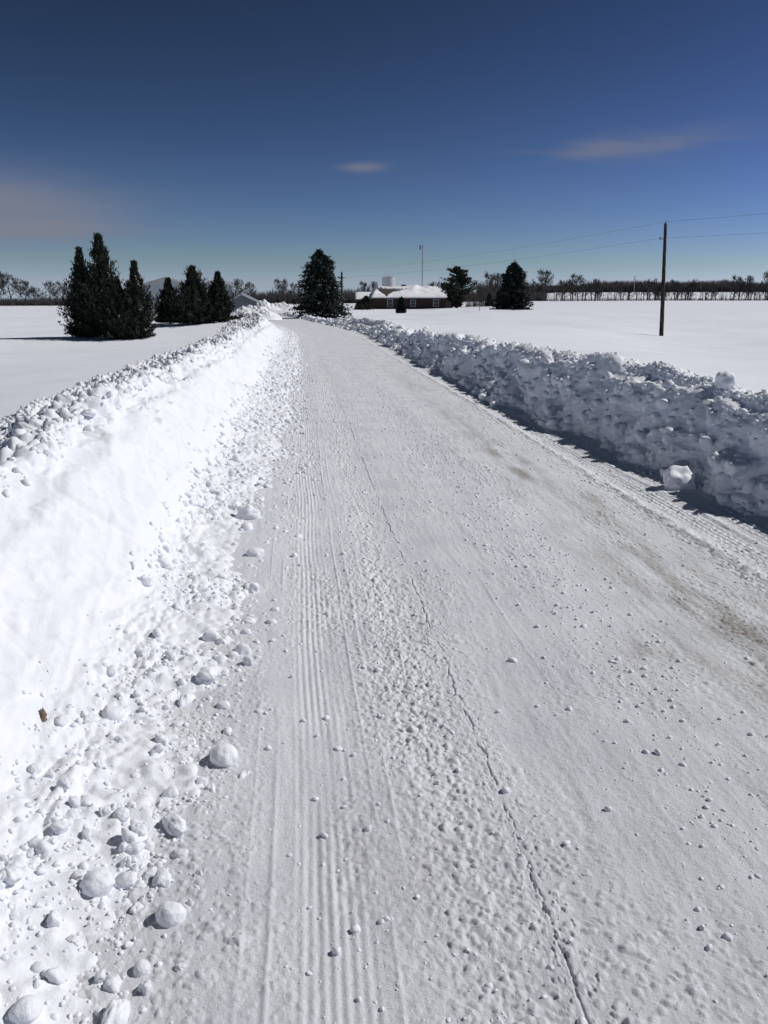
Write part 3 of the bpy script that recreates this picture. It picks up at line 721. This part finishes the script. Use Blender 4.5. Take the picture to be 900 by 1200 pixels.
bt = [
 (-4, 315, 420, 30, 'tall bare tree at the far left edge of the picture, first of its cluster', 'bare trees on the left skyline'),
 (14, 318, 425, 26, 'tall bare tree second from the left edge on the skyline', 'bare trees on the left skyline'),
 (29, 326, 420, 20, 'medium bare tree on the right slope of the far left cluster', 'bare trees on the left skyline'),
 (41, 336, 420, 18, 'lowest bare tree trailing off the far left cluster', 'bare trees on the left skyline'),
 (60, 328, 415, 18, 'rounded bare tree standing alone left of the near arborvitae clump', 'bare trees on the left skyline'),
 (74, 328, 420, 18, 'bare tree close behind the left side of the arborvitae clump', 'bare trees on the left skyline'),
 (89, 333, 420, 16, 'bare tree half hidden behind the leftmost arborvitae', 'bare trees on the left skyline'),
 (226, 310, 72, 36, 'bare tree rising behind the arborvitae clump in front of the barn', None),
 (279, 326, 300, 20, 'bare tree right behind the roof of the small shed', 'bare trees beyond the farmyard'),
 (293, 329, 300, 17, 'lower bare tree on the right behind the small shed', 'bare trees beyond the farmyard'),
 (329, 325, 300, 22, 'round-crowned bare tree between the shed and the big spruce', 'bare trees beyond the farmyard'),
 (347, 330, 300, 16, 'bare tree just left of the big spruce, partly hidden', 'bare trees beyond the farmyard'),
 (424, 328, 330, 16, 'bare tree between the big spruce and the house roof', 'bare trees beyond the farmyard'),
 (438, 329, 330, 15, 'bare tree beside the steel tank on its left', 'bare trees beyond the farmyard'),
 (508, 329, 330, 18, 'bare tree behind the right half of the snowy roof', 'bare trees beyond the farmyard'),
 (520, 331, 330, 16, 'low bare tree just left of the pine', 'bare trees beyond the farmyard'),
 (556, 325, 230, 22, 'bare tree between the pine and the grove by the spruce', 'bare trees by the right spruce'),
 (570, 317, 225, 24, 'tall bare tree in the grove left of the right spruce', 'bare trees by the right spruce'),
 (583, 319, 230, 22, 'bare tree directly against the left side of the right spruce', 'bare trees by the right spruce'),
 (562, 338, 140, 9, 'slim young bare tree on the snow left of the dark shrub', None),
 (635, 314, 400, 25, 'tall fan-shaped bare tree just right of the right spruce', 'bare trees along the right woodline'),
 (677, 319, 400, 24, 'tall bare tree at the woodline, second right of the spruce', 'bare trees along the right woodline'),
 (657, 328, 410, 16, 'small bare tree between the two tall woodline trees', 'bare trees along the right woodline'),
 (697, 326, 410, 18, 'medium bare tree right of the second tall woodline tree', 'bare trees along the right woodline'),
 (722, 328, 420, 16, 'low bare tree in the gap left of the distant mast', 'bare trees along the right woodline'),
 (760, 328, 420, 16, 'low bare tree just left of the utility pole on the skyline', 'bare trees along the right woodline'),
 (790, 326, 430, 16, 'bare tree just right of the utility pole on the skyline', 'bare trees along the right woodline'),
 (858, 321, 430, 20, 'bare tree near the right edge on the skyline', 'bare trees along the right woodline'),
 (876, 322, 430, 16, 'bare tree second from the right edge on the skyline', 'bare trees along the right woodline'),
 (899, 315, 420, 22, 'tallest bare tree cut by the right edge of the picture', 'bare trees along the right woodline'),
]
for i, (u, vt, Y, w, lab, g) in enumerate(bt): bare_tree(u, vt, Y, w, i, lab, g)

# woods: belts of bare trees read as one mass
def woods(label, u0, u1, Yf, depth, vtop, n, seed, sticks=True, wide=.16, base_open=False):
    rs = np.random.RandomState(seed); VV = []; FF = []; k = 0
    LO = [bare_mesh(np.random.RandomState(400 + i), 10, 7, 3, .07, nchild=4, r0=.16) for i in range(5)]
    for i in range(n):
        u = rs.uniform(u0, u1); Y = Yf + rs.rand() * depth; x = XU(u, Y); z = gz(x, Y)
        vt = vtop(u) + rs.uniform(-1.5, 3.5); H = max(ZV(vt, Y) - z, 2)
        V, F = LO[rs.randint(5)]; a = rs.rand() * 6.28
        W = rs.uniform(.7, 1.2) * H / 10
        v = np.stack([(V[:, 0] * math.cos(a) - V[:, 1] * math.sin(a)) * W + x, (V[:, 0] * math.sin(a) + V[:, 1] * math.cos(a)) * W + Y, V[:, 2] * H / 10 + z], 1)
        VV.append(v); FF.append(F + k); k += len(v)
    o = mesh_np('woods', np.concatenate(VV), np.concatenate(FF), M['wood_far'], smooth=False)
    tag(o, label, 'woods', None, 'stuff')
def brush(name, label, cat, u0, u1, Yf, depth, vtop, n, seed, w=.3):
    """dense leafless brush: leaning thin stems"""
    rs = np.random.RandomState(seed)
    u = rs.uniform(u0, u1, n); Y = Yf + rs.rand(n) * depth; x = (u - 450) / 1000 * (Y * CT + .3); z = field(x, Y)
    top = np.array([ZV(vtop(a) , 1.0) - CAMZ for a in u]) * Y + CAMZ
    H = np.maximum(top - z, 1.0) * rs.uniform(.55, 1.04, n)
    ww = w * rs.uniform(.4, 1.2, n); a = rs.rand(n) * 3.14; dx = np.cos(a) * ww; dy = np.sin(a) * ww
    lx = rs.randn(n) * .14 * H; ly = rs.randn(n) * .14 * H
    b0 = np.stack([x - dx, Y - dy, z - .2], 1); b1 = np.stack([x + dx, Y + dy, z - .2], 1); b2 = np.stack([x - dy, Y + dx, z - .2], 1); t = np.stack([x + lx, Y + ly, z + H], 1)
    V = np.stack([b0, b1, b2, t], 1).reshape(-1, 3); i = np.arange(n)[:, None] * 4
    F = np.concatenate([i + [0, 1, 3], i + [1, 2, 3], i + [2, 0, 3]])
    o = mesh_np(name, V, F, M['wood_far'], smooth=False); tag(o, label, cat, None, 'stuff')
def vR(u): return 331.5 - (u - 600) * .010 + 1.2 * math.sin(u * .05) + 1.5 * math.sin(u * .021 + 1)
def vL(u): return 347.5 + 1.0 * math.sin(u * .07)
def vM(u): return 340 + 1.6 * math.sin(u * .09) - (2 if 405 < u < 440 else 0)
brush('woods', 'dense dark bare wood on the rise across the right horizon', 'woods', 560, 1060, 690, 60, vR, 26000, 601, .42)
woods('taller bare trees rising unevenly out of the right hand wood', 600, 1040, 690, 50, lambda u: 328.5 + 2.5 * math.sin(u * .13) + 1.5 * math.sin(u * .31), 110, 609)
woods('row of thin bare trees standing in front of the right hand wood', 590, 1040, 440, 40, lambda u: 332, 90, 602)
brush('saplings', 'thin straight bare stems standing in a row before the right hand wood', 'saplings', 600, 1040, 440, 30, lambda u: 334, 700, 608, .10)
brush('woods', 'low dark strip of bare wood along the left horizon', 'woods', -160, 260, 440, 40, vL, 9000, 603, .26)
brush('woods', 'dark bare wood behind the farmyard and the house', 'woods', 240, 640, 440, 60, vM, 12000, 604, .28)
brush('hedge', 'leafless brush standing under the grove left of the right spruce', 'hedge', 545, 600, 232, 10, lambda u: 338 + 4 * math.sin(u * .3), 420, 605, .05)
brush('hedge', 'low leafless bushes on the snow right of the small shed', 'hedge', 306, 322, 165, 6, lambda u: 353, 160, 606, .04)
brush('hedge', 'low leafless weeds at the foot of the right woodline', 'hedge', 640, 930, 425, 8, lambda u: 348.5, 1500, 607, .12)

# ------------------------------------------------------------------ buildings
def gable_building(name, label, cat, u0, u1, va, ve, vb, Y, depth, walls, rot=0, ridge_off=.5, low=None, snow_t=.18, door=None, group=None):
    xm = XU((u0 + u1) / 2, Y); W = (u1 - u0) / 1000 * Y * CT; zb = ZV(vb, Y)
    he = ZV(ve, Y) - zb; ha = ZV(va, Y) - zb
    root = empty(name, (xm, Y, zb), rot); tag(root, label, cat, group)
    a = W / 2; rx = -a + W * ridge_off; D = depth; mb = MB()
    zb0 = -.6
    mb.add([(-a, 0, zb0), (a, 0, zb0), (a, 0, he), (rx, 0, ha), (-a, 0, he), (-a, D, zb0), (a, D, zb0), (a, D, he), (rx, D, ha), (-a, D, he)],
           [(0, 1, 2, 3, 4), (5, 9, 8, 7, 6), (0, 4, 9, 5), (1, 6, 7, 2)])
    mb.build('wall', walls, root)
    def slope(x1, z1, t0, t1, nm, mat, ov=.35, lift=0.):
        dx, dz = x1 - rx, z1 - ha; k = 1 + ov / math.hypot(dx, dz); ex, ez = rx + dx * k, ha + dz * k
        m_ = MB(); y0, y1 = -.35 + lift * .3, D + .35
        m_.add([(rx, y0, ha + t0), (ex, y0, ez + t0), (ex, y1, ez + t0), (rx, y1, ha + t0), (rx, y0, ha + t1), (ex, y0, ez + t1), (ex, y1, ez + t1), (rx, y1, ha + t1)],
               [(0, 3, 2, 1), (4, 5, 6, 7), (0, 1, 5, 4), (1, 2, 6, 5), (2, 3, 7, 6), (3, 0, 4, 7)])
        return m_.build(nm, mat, root)
    for (x1, z1) in ((-a, he), (a, he)):
        slope(x1, z1, .01, .12, 'roof', M['shingle'] if walls is M['shed'] else M['siding'])
    slope(a, he, .123, .123 + snow_t, 'roof_snow', M['roofsnow'], .3, .2)
    slope(-a, he, .123, .123 + snow_t * .4, 'roof_snow', M['roofsnow'], .3, .2)
    for (x1, z1) in ((-a, he), (a, he)):
        m_ = MB(); m_.tube((rx, -.38, ha + .02), (x1 + (.3 if x1 > 0 else -.3), -.38, z1 - .05), .07, .07, 4); m_.build('barge_board', M['trim'] if walls is not M['shed'] else M['siding_low'], root)
    if low:
        MB().box(-a - .0, a, -.04, -.004, 0, low).build('lower_cladding', M['siding_low'], root)
        MB().box(-a, a, -.07, -.002, low, low + .12).build('trim_band', M['trim'], root)
    for s_ in (-1, 1):
        MB().box(s_ * a - .08, s_ * a + .08, -.075, .08, 0, he - .05).build('corner_post', M['trim'] if walls is not M['shed'] else M['siding_low'], root)
    return root
gable_building('barn', 'large grey metal barn with snowy gable roof behind the arborvitae', 'barn', 148, 246, 326, 341, 376, 92, 22, M['siding'], rot=.25, low=2.0, snow_t=.12)
b2 = gable_building('barn', 'second grey farm building with snow on its roof, right of the big barn', 'barn', 240, 271, 330, 334, 366, 108, 9, M['siding'], ridge_off=.35, snow_t=.25, rot=.2)
sh_ = gable_building('shed', 'small slate blue shed with white roof edge behind the snow pile', 'shed', 270, 301, 345, 354, 367, 100, 6, M['shed'], rot=.15, ridge_off=.45)

# house
def house():
    Y = 190; zb = ZV(363, Y); x0 = XU(438, Y); x1 = XU(531, Y); W = x1 - x0; D = 10.5
    he = ZV(348.5, Y) - zb; hr = ZV(335, Y) - zb
    root = empty('brick_house', ((x0 + x1) / 2, Y, zb), R(4)); tag(root, 'low brown brick house with thick snow on its hipped roof', 'house')
    a = W / 2
    MB().box(-a, a, 0, D, -.8, he).build('wall', M['brick'], root)
    o = .5
    rv = [(-a - o, -o, he), (a + o, -o, he), (a + o, D + o, he), (-a - o, D + o, he), (-a + 1.2, D / 2, hr - .3), (a - 3.2, D / 2, hr - .3)]
    rv += [(v[0], v[1], he - .16) for v in rv[:4]]
    m_ = MB(); m_.add(rv, [(0, 1, 5, 4), (1, 2, 5), (2, 3, 4, 5), (3, 0, 4), (0, 6, 7, 1), (1, 7, 8, 2), (2, 8, 9, 3), (3, 9, 6, 0), (6, 9, 8, 7)])
    m_.build('roof', M['shingle'], root)
    # snow blanket
    nx, ny = 190, 110; X, Yg = np.meshgrid(np.linspace(-a - o - .1, a + o + .1, nx), np.linspace(-o - .1, D + o + .1, ny), indexing='ij')
    fx0 = (X + a + o) / (1.2 + o); fx1 = (a + o - X) / (3.2 + o); fy0 = (Yg + o) / (D / 2 + o); fy1 = (D + o - Yg) / (D / 2 + o)
    f = np.clip(np.minimum(np.minimum(fx0, fx1), np.minimum(fy0, fy1)), -.1, 1)
    rz = he + (hr - .3 - he) * f
    th = .30 + .14 * fbm(X / 2.2, Yg / 1.6, 701, 3) + .22 * np.exp(-((X + .2 - a * .03) / 1.4) ** 2 - ((Yg - D / 2) / 1.6) ** 2)
    # drifted ridge line over the middle of the front slope
    th += .28 * np.exp(-((X - (.35 * Yg) + .8) / .8) ** 2) * np.clip(fy0, 0, 1)
    # bare shingle patch, left part of the front slope, a wedge from the ridge end
    px_ = (X + a) / W; ff = np.clip(fy0, 0, 1)
    def tri_(pts):
        o_ = None
        for k in range(3):
            (ax_, ay_), (bx_, by_) = pts[k], pts[(k + 1) % 3]
            L_ = math.hypot((bx_ - ax_) * 3, by_ - ay_); e_ = ((bx_ - ax_) * 3 * (ff - ay_) - (by_ - ay_) * (px_ - ax_) * 3) / L_
            o_ = e_ if o_ is None else np.minimum(o_, e_)
        return o_
    wedge = np.maximum(tri_([(.02, .99), (.15, .05), (.30, .75)]), tri_([(.02, .99), (.20, .36), (.46, .74)])) + .05 * fbm(X / .7, Yg / .7, 702, 3)
    th = np.where(Yg < D / 2 + .3, th - np.clip(wedge + .02, 0, 1) * 9, th)
    w2 = np.minimum((px_ - .93) * 14, (ff - .3) * 5) + .2 * fbm(X / .7, Yg / .7, 703, 2); w2 = np.where(px_ > .975, -1, w2)
    th = np.where(Yg < D / 2, th - np.clip(w2, 0, 1) * .8, th)
    edge = np.clip(np.minimum(np.minimum(fx0 * 2, fx1 * 3), np.minimum(fy0 * 7, fy1 * 7)), 0, 1) ** .35
    zz = rz + np.where(th > 0, th * edge, -.12)
    zz = np.where(edge <= 0.01, he - .05, zz)
    mesh_np('roof_snow', np.stack([X, Yg, zz], -1), gridF(nx, ny)[:, ::-1], M['roofsnow'], root)
    for u, w, h in ((457, 1.05, 1.5), (484, .95, 1.2), (511, 1.05, 1.3)):
        wx = XU(u, Y) - (x0 + x1) / 2; zc = he * .54
        f_ = MB(); 
        f_.box(wx - w/2 - .12, wx - w/2, -.08, -.003, zc - h/2 - .12, zc + h/2 + .12); f_.box(wx + w/2, wx + w/2 + .12, -.08, -.003, zc - h/2 - .12, zc + h/2 + .12)
        f_.box(wx - w/2, wx + w/2, -.08, -.003, zc + h/2, zc + h/2 + .12); f_.box(wx - w/2, wx + w/2, -.08, -.003, zc - h/2 - .12, zc - h/2); f_.box(wx - w/2, wx + w/2, -.07, -.02, zc - .04, zc + .04)
        wo = f_.build('window', M['trim'], root)
        MB().box(wx - w/2, wx + w/2, -.03, -.004, zc - h/2, zc + h/2).build('pane', M['glass'], wo)
    dx = XU(525, Y) - (x0 + x1) / 2
    MB().box(dx - .45, dx + .45, -.05, -.003, .1, 2.05).build('door', M['shingle'], root)
    MB().box(-a - o - .02, a + o + .02, -o - .06, -o - .004, he - .2, he + .02).build('fascia', M['trim'], root)
    # side wing
    wg = MB(); wg.box(-a - 3.4, -a - .003, 4.0, 9.0, -.8, he * .86); wg.build('wing_wall', M['brick'], root)
    n = 40; XX, YY = np.meshgrid(np.linspace(-a - 3.8, -a + .2, n), np.linspace(3.6, 9.4, n), indexing='ij')
    k = np.clip(1 - np.abs(YY - 6.5) / 2.9, 0, 1); ex = np.clip((XX + a + 3.8) / .5, 0, 1) ** .4
    Z = he * .86 + 1.35 * k + .25 * ex * np.clip(k * 6, 0, 1) ** .4 + .05 * fbm(XX, YY, 705, 2)
    mesh_np('wing_roof_snow', np.stack([XX, YY, Z], -1), gridF(n, n)[:, ::-1], M['roofsnow'], root)
    wr = MB(); h0 = he * .86
    wr.add([(-a - 3.8, 3.6, h0 - .02), (-a, 3.6, h0 - .02), (-a, 9.4, h0 - .02), (-a - 3.8, 9.4, h0 - .02), (-a - 3.8, 6.5, h0 + 1.32), (-a, 6.5, h0 + 1.32)], [(0, 1, 5, 4), (2, 3, 4, 5), (0, 4, 3), (1, 2, 5), (0, 3, 2, 1)])
    wr.build('wing_roof', M['shingle'], root)
    # chimney capped with snow
    cx = XU(476, Y) - (x0 + x1) / 2
    ch = MB().box(cx - .5, cx + .5, D / 2 + .4, D / 2 + 1.2, hr - 1, hr + .35).build('chimney', M['brick'], root)
    return root
house()

# steel tank behind the house
Y = 215; x = XU(455.5, Y); zt = ZV(324.5, Y); r = 15 / 2000 * Y
g0 = gz(x, Y)
root = empty('grain_bin', (x, Y, g0)); tag(root, 'shiny galvanised round grain bin showing above the left end of the house', 'grain bin')
n = 40; zs = np.linspace(-.3, zt - g0, 90); A = np.linspace(0, 2 * math.pi, n + 1)
ZZ, AA = np.meshgrid(zs, A, indexing='ij'); RRr = r + .02 * np.cos(ZZ * 2 * math.pi / .35)
mesh_np('bin_wall', np.stack([np.cos(AA) * RRr, np.sin(AA) * RRr, ZZ], -1), gridF(90, n + 1), M['tank'], root)
mb = MB(); top = zt - g0
mb.add([(math.cos(t) * (r + .06), math.sin(t) * (r + .06), top) for t in A[:-1]] + [(math.cos(t) * .3, math.sin(t) * .3, top + .25) for t in A[:-1]] + [(0, 0, top + .35)],
       [(i, (i + 1) % n, n + (i + 1) % n, n + i) for i in range(n)] + [(n + i, n + (i + 1) % n, 2 * n) for i in range(n)])
mb.build('bin_roof', M['tank'], root)

# lattice mast behind the house
Y = 212; x = XU(494.5, Y); g0 = gz(x, Y); H = ZV(279, Y) - g0
root = empty('radio_mast', (x, Y, g0)); tag(root, 'tall thin lattice radio mast rising behind the house', 'mast')
mb = MB(); rr_ = .17
pts = [(rr_ * math.cos(2.094 * i + .5), rr_ * math.sin(2.094 * i + .5)) for i in range(3)]
for p in pts: mb.tube((*p, 0), (p[0] * .6, p[1] * .6, H * .9), .03, .025, 5)
for k in range(int(H * .9 / .6)):
    z = k * .6; q = 1 - .4 * z / (H * .9); q2 = 1 - .4 * (z + .6) / (H * .9)
    for i in range(3): j = (i + 1) % 3; mb.tube((pts[i][0] * q, pts[i][1] * q, z), (pts[j][0] * q2, pts[j][1] * q2, z + .6), .012, .012, 3)
mb.build('lattice', M['steel'], root)
MB().tube((0, 0, H * .88), (0, 0, H), .03, .015, 6).build('whip_antenna', M['steel'], root)
mb = MB(); mb.tube((-.1, 0, H * .86), (-.55, 0, H * .87), .03, .03, 5); mb.box(-.75, -.35, -.12, .12, H * .84, H * .90); mb.build('antenna_unit', M['steel'], root)
# distant mast
Y = 600; x = XU(742, Y); g0 = gz(x, Y); H = ZV(323, Y) - g0
root = empty('radio_mast', (x, Y, g0)); tag(root, 'tiny distant mast above the right hand wood, left of the utility pole', 'mast')
mb = MB(); mb.tube((0, 0, 0), (0, 0, H), .30, .16, 6); mb.build('shaft', M['steel'], root)
mb = MB(); 
for z in (H * .8, H * .92): mb.tube((-.9, 0, z), (.9, 0, z), .12, .12, 4)
mb.build('antenna', M['steel'], root)

# ------------------------------------------------------------------ utility poles and wires
def upole(label, xb, yb, zb, xt, zt, r0, far=False):
    root = empty('utility_pole', (xb, yb, zb)); tag(root, label, 'utility pole', 'utility poles')
    H = zt - zb; dx = xt - xb
    mb = MB(); n = 8
    for i in range(n):
        a0, a1 = i / n, (i + 1) / n
        mb.tube((dx * a0, 0, -.3 if i == 0 else H * a0), (dx * a1, 0, H * a1), r0 * (1 - .35 * a0), r0 * (1 - .35 * a1), 12)
    mb.build('shaft', M['pole'], root, True)
    def insul(px_, pz, side):
        m_ = MB(); m_.tube((px_, 0, pz), (px_ + side * .22, 0, pz + .02), .02, .02, 6); m_.build('bracket', M['steel'], root)
        m_ = MB(); m_.tube((px_ + side * .22, 0, pz - .02), (px_ + side * .22, 0, pz + .10), .06, .045, 10); m_.tube((px_ + side * .22, 0, pz + .10), (px_ + side * .22, 0, pz + .16), .035, .03, 10); m_.build('insulator', M['ceramic'], root)
    mm = MB(); mm.tube((dx, 0, H), (dx, 0, H + .14), .05, .03, 10); mm.build('insulator', M['ceramic'], root)
    zl = H * .865; insul(dx * .865 - r0 * .7, zl, -1)
    return (xt, yb, zt + .12), (xb + dx * .865 - r0 * .7 - .22, yb, zb + zl + .06)
z2 = ZV(394, 60)
A1, A2 = upole('tall leaning wooden utility pole on the right snow field', XU(775, 60, z2), 60, z2, XU(780, 60, 6.6), ZV(262, 60), .15)
zz_ = gz(-5.2, 110)
B1, B2 = upole('far wooden utility pole just right of the big spruce', XU(400.5, 110), 110, zz_, XU(401, 110), ZV(319, 110), .17)
C1 = (A1[0] + (A1[0] - B1[0]), A1[1] + (A1[1] - B1[1]), A1[2] + .5); C2 = (A2[0] + (A2[0] - B2[0]), A2[1] + (A2[1] - B2[1]), A2[2] + .6)
def wire(p, q, sag, label):
    p = np.array(p); q = np.array(q); mb = MB(); n = 24; prev = p
    for i in range(1, n + 1):
        k = i / n; c = p + (q - p) * k; c = c - np.array([0, 0, 4 * sag * k * (1 - k)]); mb.tube(prev, c, .0055, .0055, 5); prev = c
    o = mb.build('power_line', M['wire'], None, True)
    tag(o, label, 'wire', 'wires strung between the utility poles')
wire(A1, B1, .35, 'upper wire running left from the near utility pole towards the spruce')
wire(A2, B2, .35, 'lower wire running left from the near utility pole towards the spruce')
wire(A1, C1, .5, 'upper wire running right from the near utility pole out of the picture')
wire(A2, C2, .6, 'lower wire running right from the near utility pole out of the picture')

# split rail gate left of the house
Y = 165; x = XU(417, Y); root = empty('rail_fence', (x, Y, gz(x, Y))); tag(root, 'short brown wooden rail fence left of the house', 'fence')
for k in range(4): MB().box(k * 1.1 - .07, k * 1.1 + .07, -.07, .07, -.3, 1.15).build('post', M['pole'], root)
for z in (.5, .95): MB().box(-.1, 3.4, -.10, -.072, z - .06, z + .06).build('rail', M['pole'], root)

# ------------------------------------------------------------------ light and sky
SUN_AZ, SUN_EL = R(80), R(42)
sun = bpy.data.lights.new('sun', 'SUN'); sun.energy = 3.6; sun.angle = R(.53); sun.color = (1, .975, .945)
so = bpy.data.objects.new('sun', sun); COL.objects.link(so)
from mathutils import Vector
sd = Vector((math.sin(SUN_AZ) * math.cos(SUN_EL), math.cos(SUN_AZ) * math.cos(SUN_EL), math.sin(SUN_EL)))
so.rotation_euler = sd.to_track_quat('Z', 'Y').to_euler(); so.location = (30, 0, 30)
w = bpy.data.worlds.new('World'); sc.world = w; w.use_nodes = True; nt = w.node_tree
bg = nt.nodes['Background']
sky = N(nt, 'ShaderNodeTexSky'); sky.sky_type = 'NISHITA'; sky.sun_disc = False
sky.sun_elevation = SUN_EL; sky.sun_rotation = SUN_AZ; sky.altitude = 2200; sky.air_density = 1.0; sky.dust_density = .15; sky.ozone_density = 3.0
gm = N(nt, 'ShaderNodeGamma'); gm.inputs['Gamma'].default_value = 1.35; nt.links.new(sky.outputs[0], gm.inputs[0])
hs = N(nt, 'ShaderNodeHueSaturation'); hs.inputs['Saturation'].default_value = .88; hs.inputs['Hue'].default_value = .512; nt.links.new(gm.outputs[0], hs.inputs['Color'])
# thin cirrus, by direction
tc = N(nt, 'ShaderNodeTexCoord'); sx = N(nt, 'ShaderNodeSeparateXYZ'); nt.links.new(tc.outputs['Generated'], sx.inputs[0])
def mth(op, a, b=None, c=None):
    n = N(nt, 'ShaderNodeMath', operation=op)
    for i, v in enumerate((a, b, c)):
        if v is None: continue
        if isinstance(v, (int, float)): n.inputs[i].default_value = v
        else: nt.links.new(v, n.inputs[i])
    return n.outputs[0]
yy = mth('MAXIMUM', sx.outputs['Y'], .02)
ax = mth('DIVIDE', sx.outputs['X'], yy); az = mth('DIVIDE', sx.outputs['Z'], yy)
cb = N(nt, 'ShaderNodeCombineXYZ'); nt.links.new(ax, cb.inputs[0]); nt.links.new(az, cb.inputs[1])
mp = N(nt, 'ShaderNodeMapping'); nt.links.new(cb.outputs[0], mp.inputs[0]); mp.inputs['Scale'].default_value = (5, 34, 1); mp.inputs['Rotation'].default_value = (0, 0, R(-5))
nz = N(nt, 'ShaderNodeTexNoise'); nt.links.new(mp.outputs[0], nz.inputs['Vector']); nz.inputs['Scale'].default_value = 1.3; nz.inputs['Detail'].default_value = 6; nz.inputs['Distortion'].default_value = .5
nz2 = N(nt, 'ShaderNodeTexNoise'); nt.links.new(mp.outputs[0], nz2.inputs['Vector']); nz2.inputs['Scale'].default_value = .35; nz2.inputs['Detail'].default_value = 4
def az_of(u, v):
    c = (600 - v) / 1000; return (u - 450) / 1000 / (CT + c * ST), (c * CT - ST) / (CT + c * ST)
def cloud(u, v, wu, wv, amp, lo, hi, src, shear=0):
    cx, cz = az_of(u, v)
    dx_ = mth('DIVIDE', mth('SUBTRACT', ax, cx), wu); dz_ = mth('DIVIDE', mth('SUBTRACT', mth('SUBTRACT', az, cz), mth('MULTIPLY', mth('SUBTRACT', ax, cx), shear)), wv)
    d = mth('ADD', mth('MULTIPLY', dx_, dx_), mth('MULTIPLY', dz_, dz_))
    g = mth('EXPONENT', mth('MULTIPLY', d, -1.0))
    mr = N(nt, 'ShaderNodeMapRange'); mr.interpolation_type = 'SMOOTHSTEP'; nt.links.new(mth('ADD', src, mth('MULTIPLY', g, .25)), mr.inputs[0]); mr.inputs[1].default_value = lo; mr.inputs[2].default_value = hi
    return mth('MULTIPLY', mth('MULTIPLY', g, mr.outputs[0]), amp)
c1 = cloud(-5, 236, .17, .044, .75, .35, .75, nz2.outputs[0], -.10)
c1b = cloud(20, 270, .12, .010, .5, .30, .7, nz.outputs[0], 0)
c2 = cloud(425, 196, .026, .005, .6, .35, .7, nz.outputs[0], .03)
c3 = cloud(725, 173, .12, .016, .55, .45, .85, nz.outputs[0], .10)
tot = mth('MINIMUM', mth('ADD', mth('ADD', c1, c1b), mth('ADD', c2, c3)), .8)
mxw = N(nt, 'ShaderNodeMix', data_type='RGBA'); nt.links.new(tot, mxw.inputs[0]); sr = N(nt, 'ShaderNodeSeparateColor'); nt.links.new(hs.outputs[0], sr.inputs[0]); cr = N(nt, 'ShaderNodeCombineColor')
for ci, (ga, gg) in enumerate(((.80, 1.62), (.665, 1.49), (.79, 1.94))):
    v_ = mth('MULTIPLY', mth('POWER', mth('MULTIPLY', sr.outputs[ci], .05), gg), ga / .05)
    nt.links.new(mth('MINIMUM', v_, 14.0), cr.inputs[ci])
bl = cr.inputs[2].links[0].from_socket; gl = cr.inputs[1].links[0].from_socket
nt.links.new(mth('MAXIMUM', bl, mth('MULTIPLY', gl, 1.20)), cr.inputs[2])
rl = cr.inputs[0].links[0].from_socket; nt.links.new(mth('MINIMUM', rl, mth('MULTIPLY', gl, .84)), cr.inputs[0])
hs2 = N(nt, 'ShaderNodeHueSaturation'); hs2.inputs['Saturation'].default_value = 1.0; hs2.inputs['Value'].default_value = 1.0; nt.links.new(cr.outputs[0], hs2.inputs['Color']); nt.links.new(hs2.outputs[0], mxw.inputs[6]); mxw.inputs[7].default_value = (4.2, 4.3, 5.2, 1)
nt.links.new(mxw.outputs[2], bg.inputs['Color']); bg.inputs['Strength'].default_value = .05

sc.view_settings.view_transform = 'Standard'; sc.view_settings.look = 'None'; sc.view_settings.exposure = 0; sc.view_settings.gamma = 1
sc.cycles.max_bounces = 8; sc.cycles.diffuse_bounces = 5
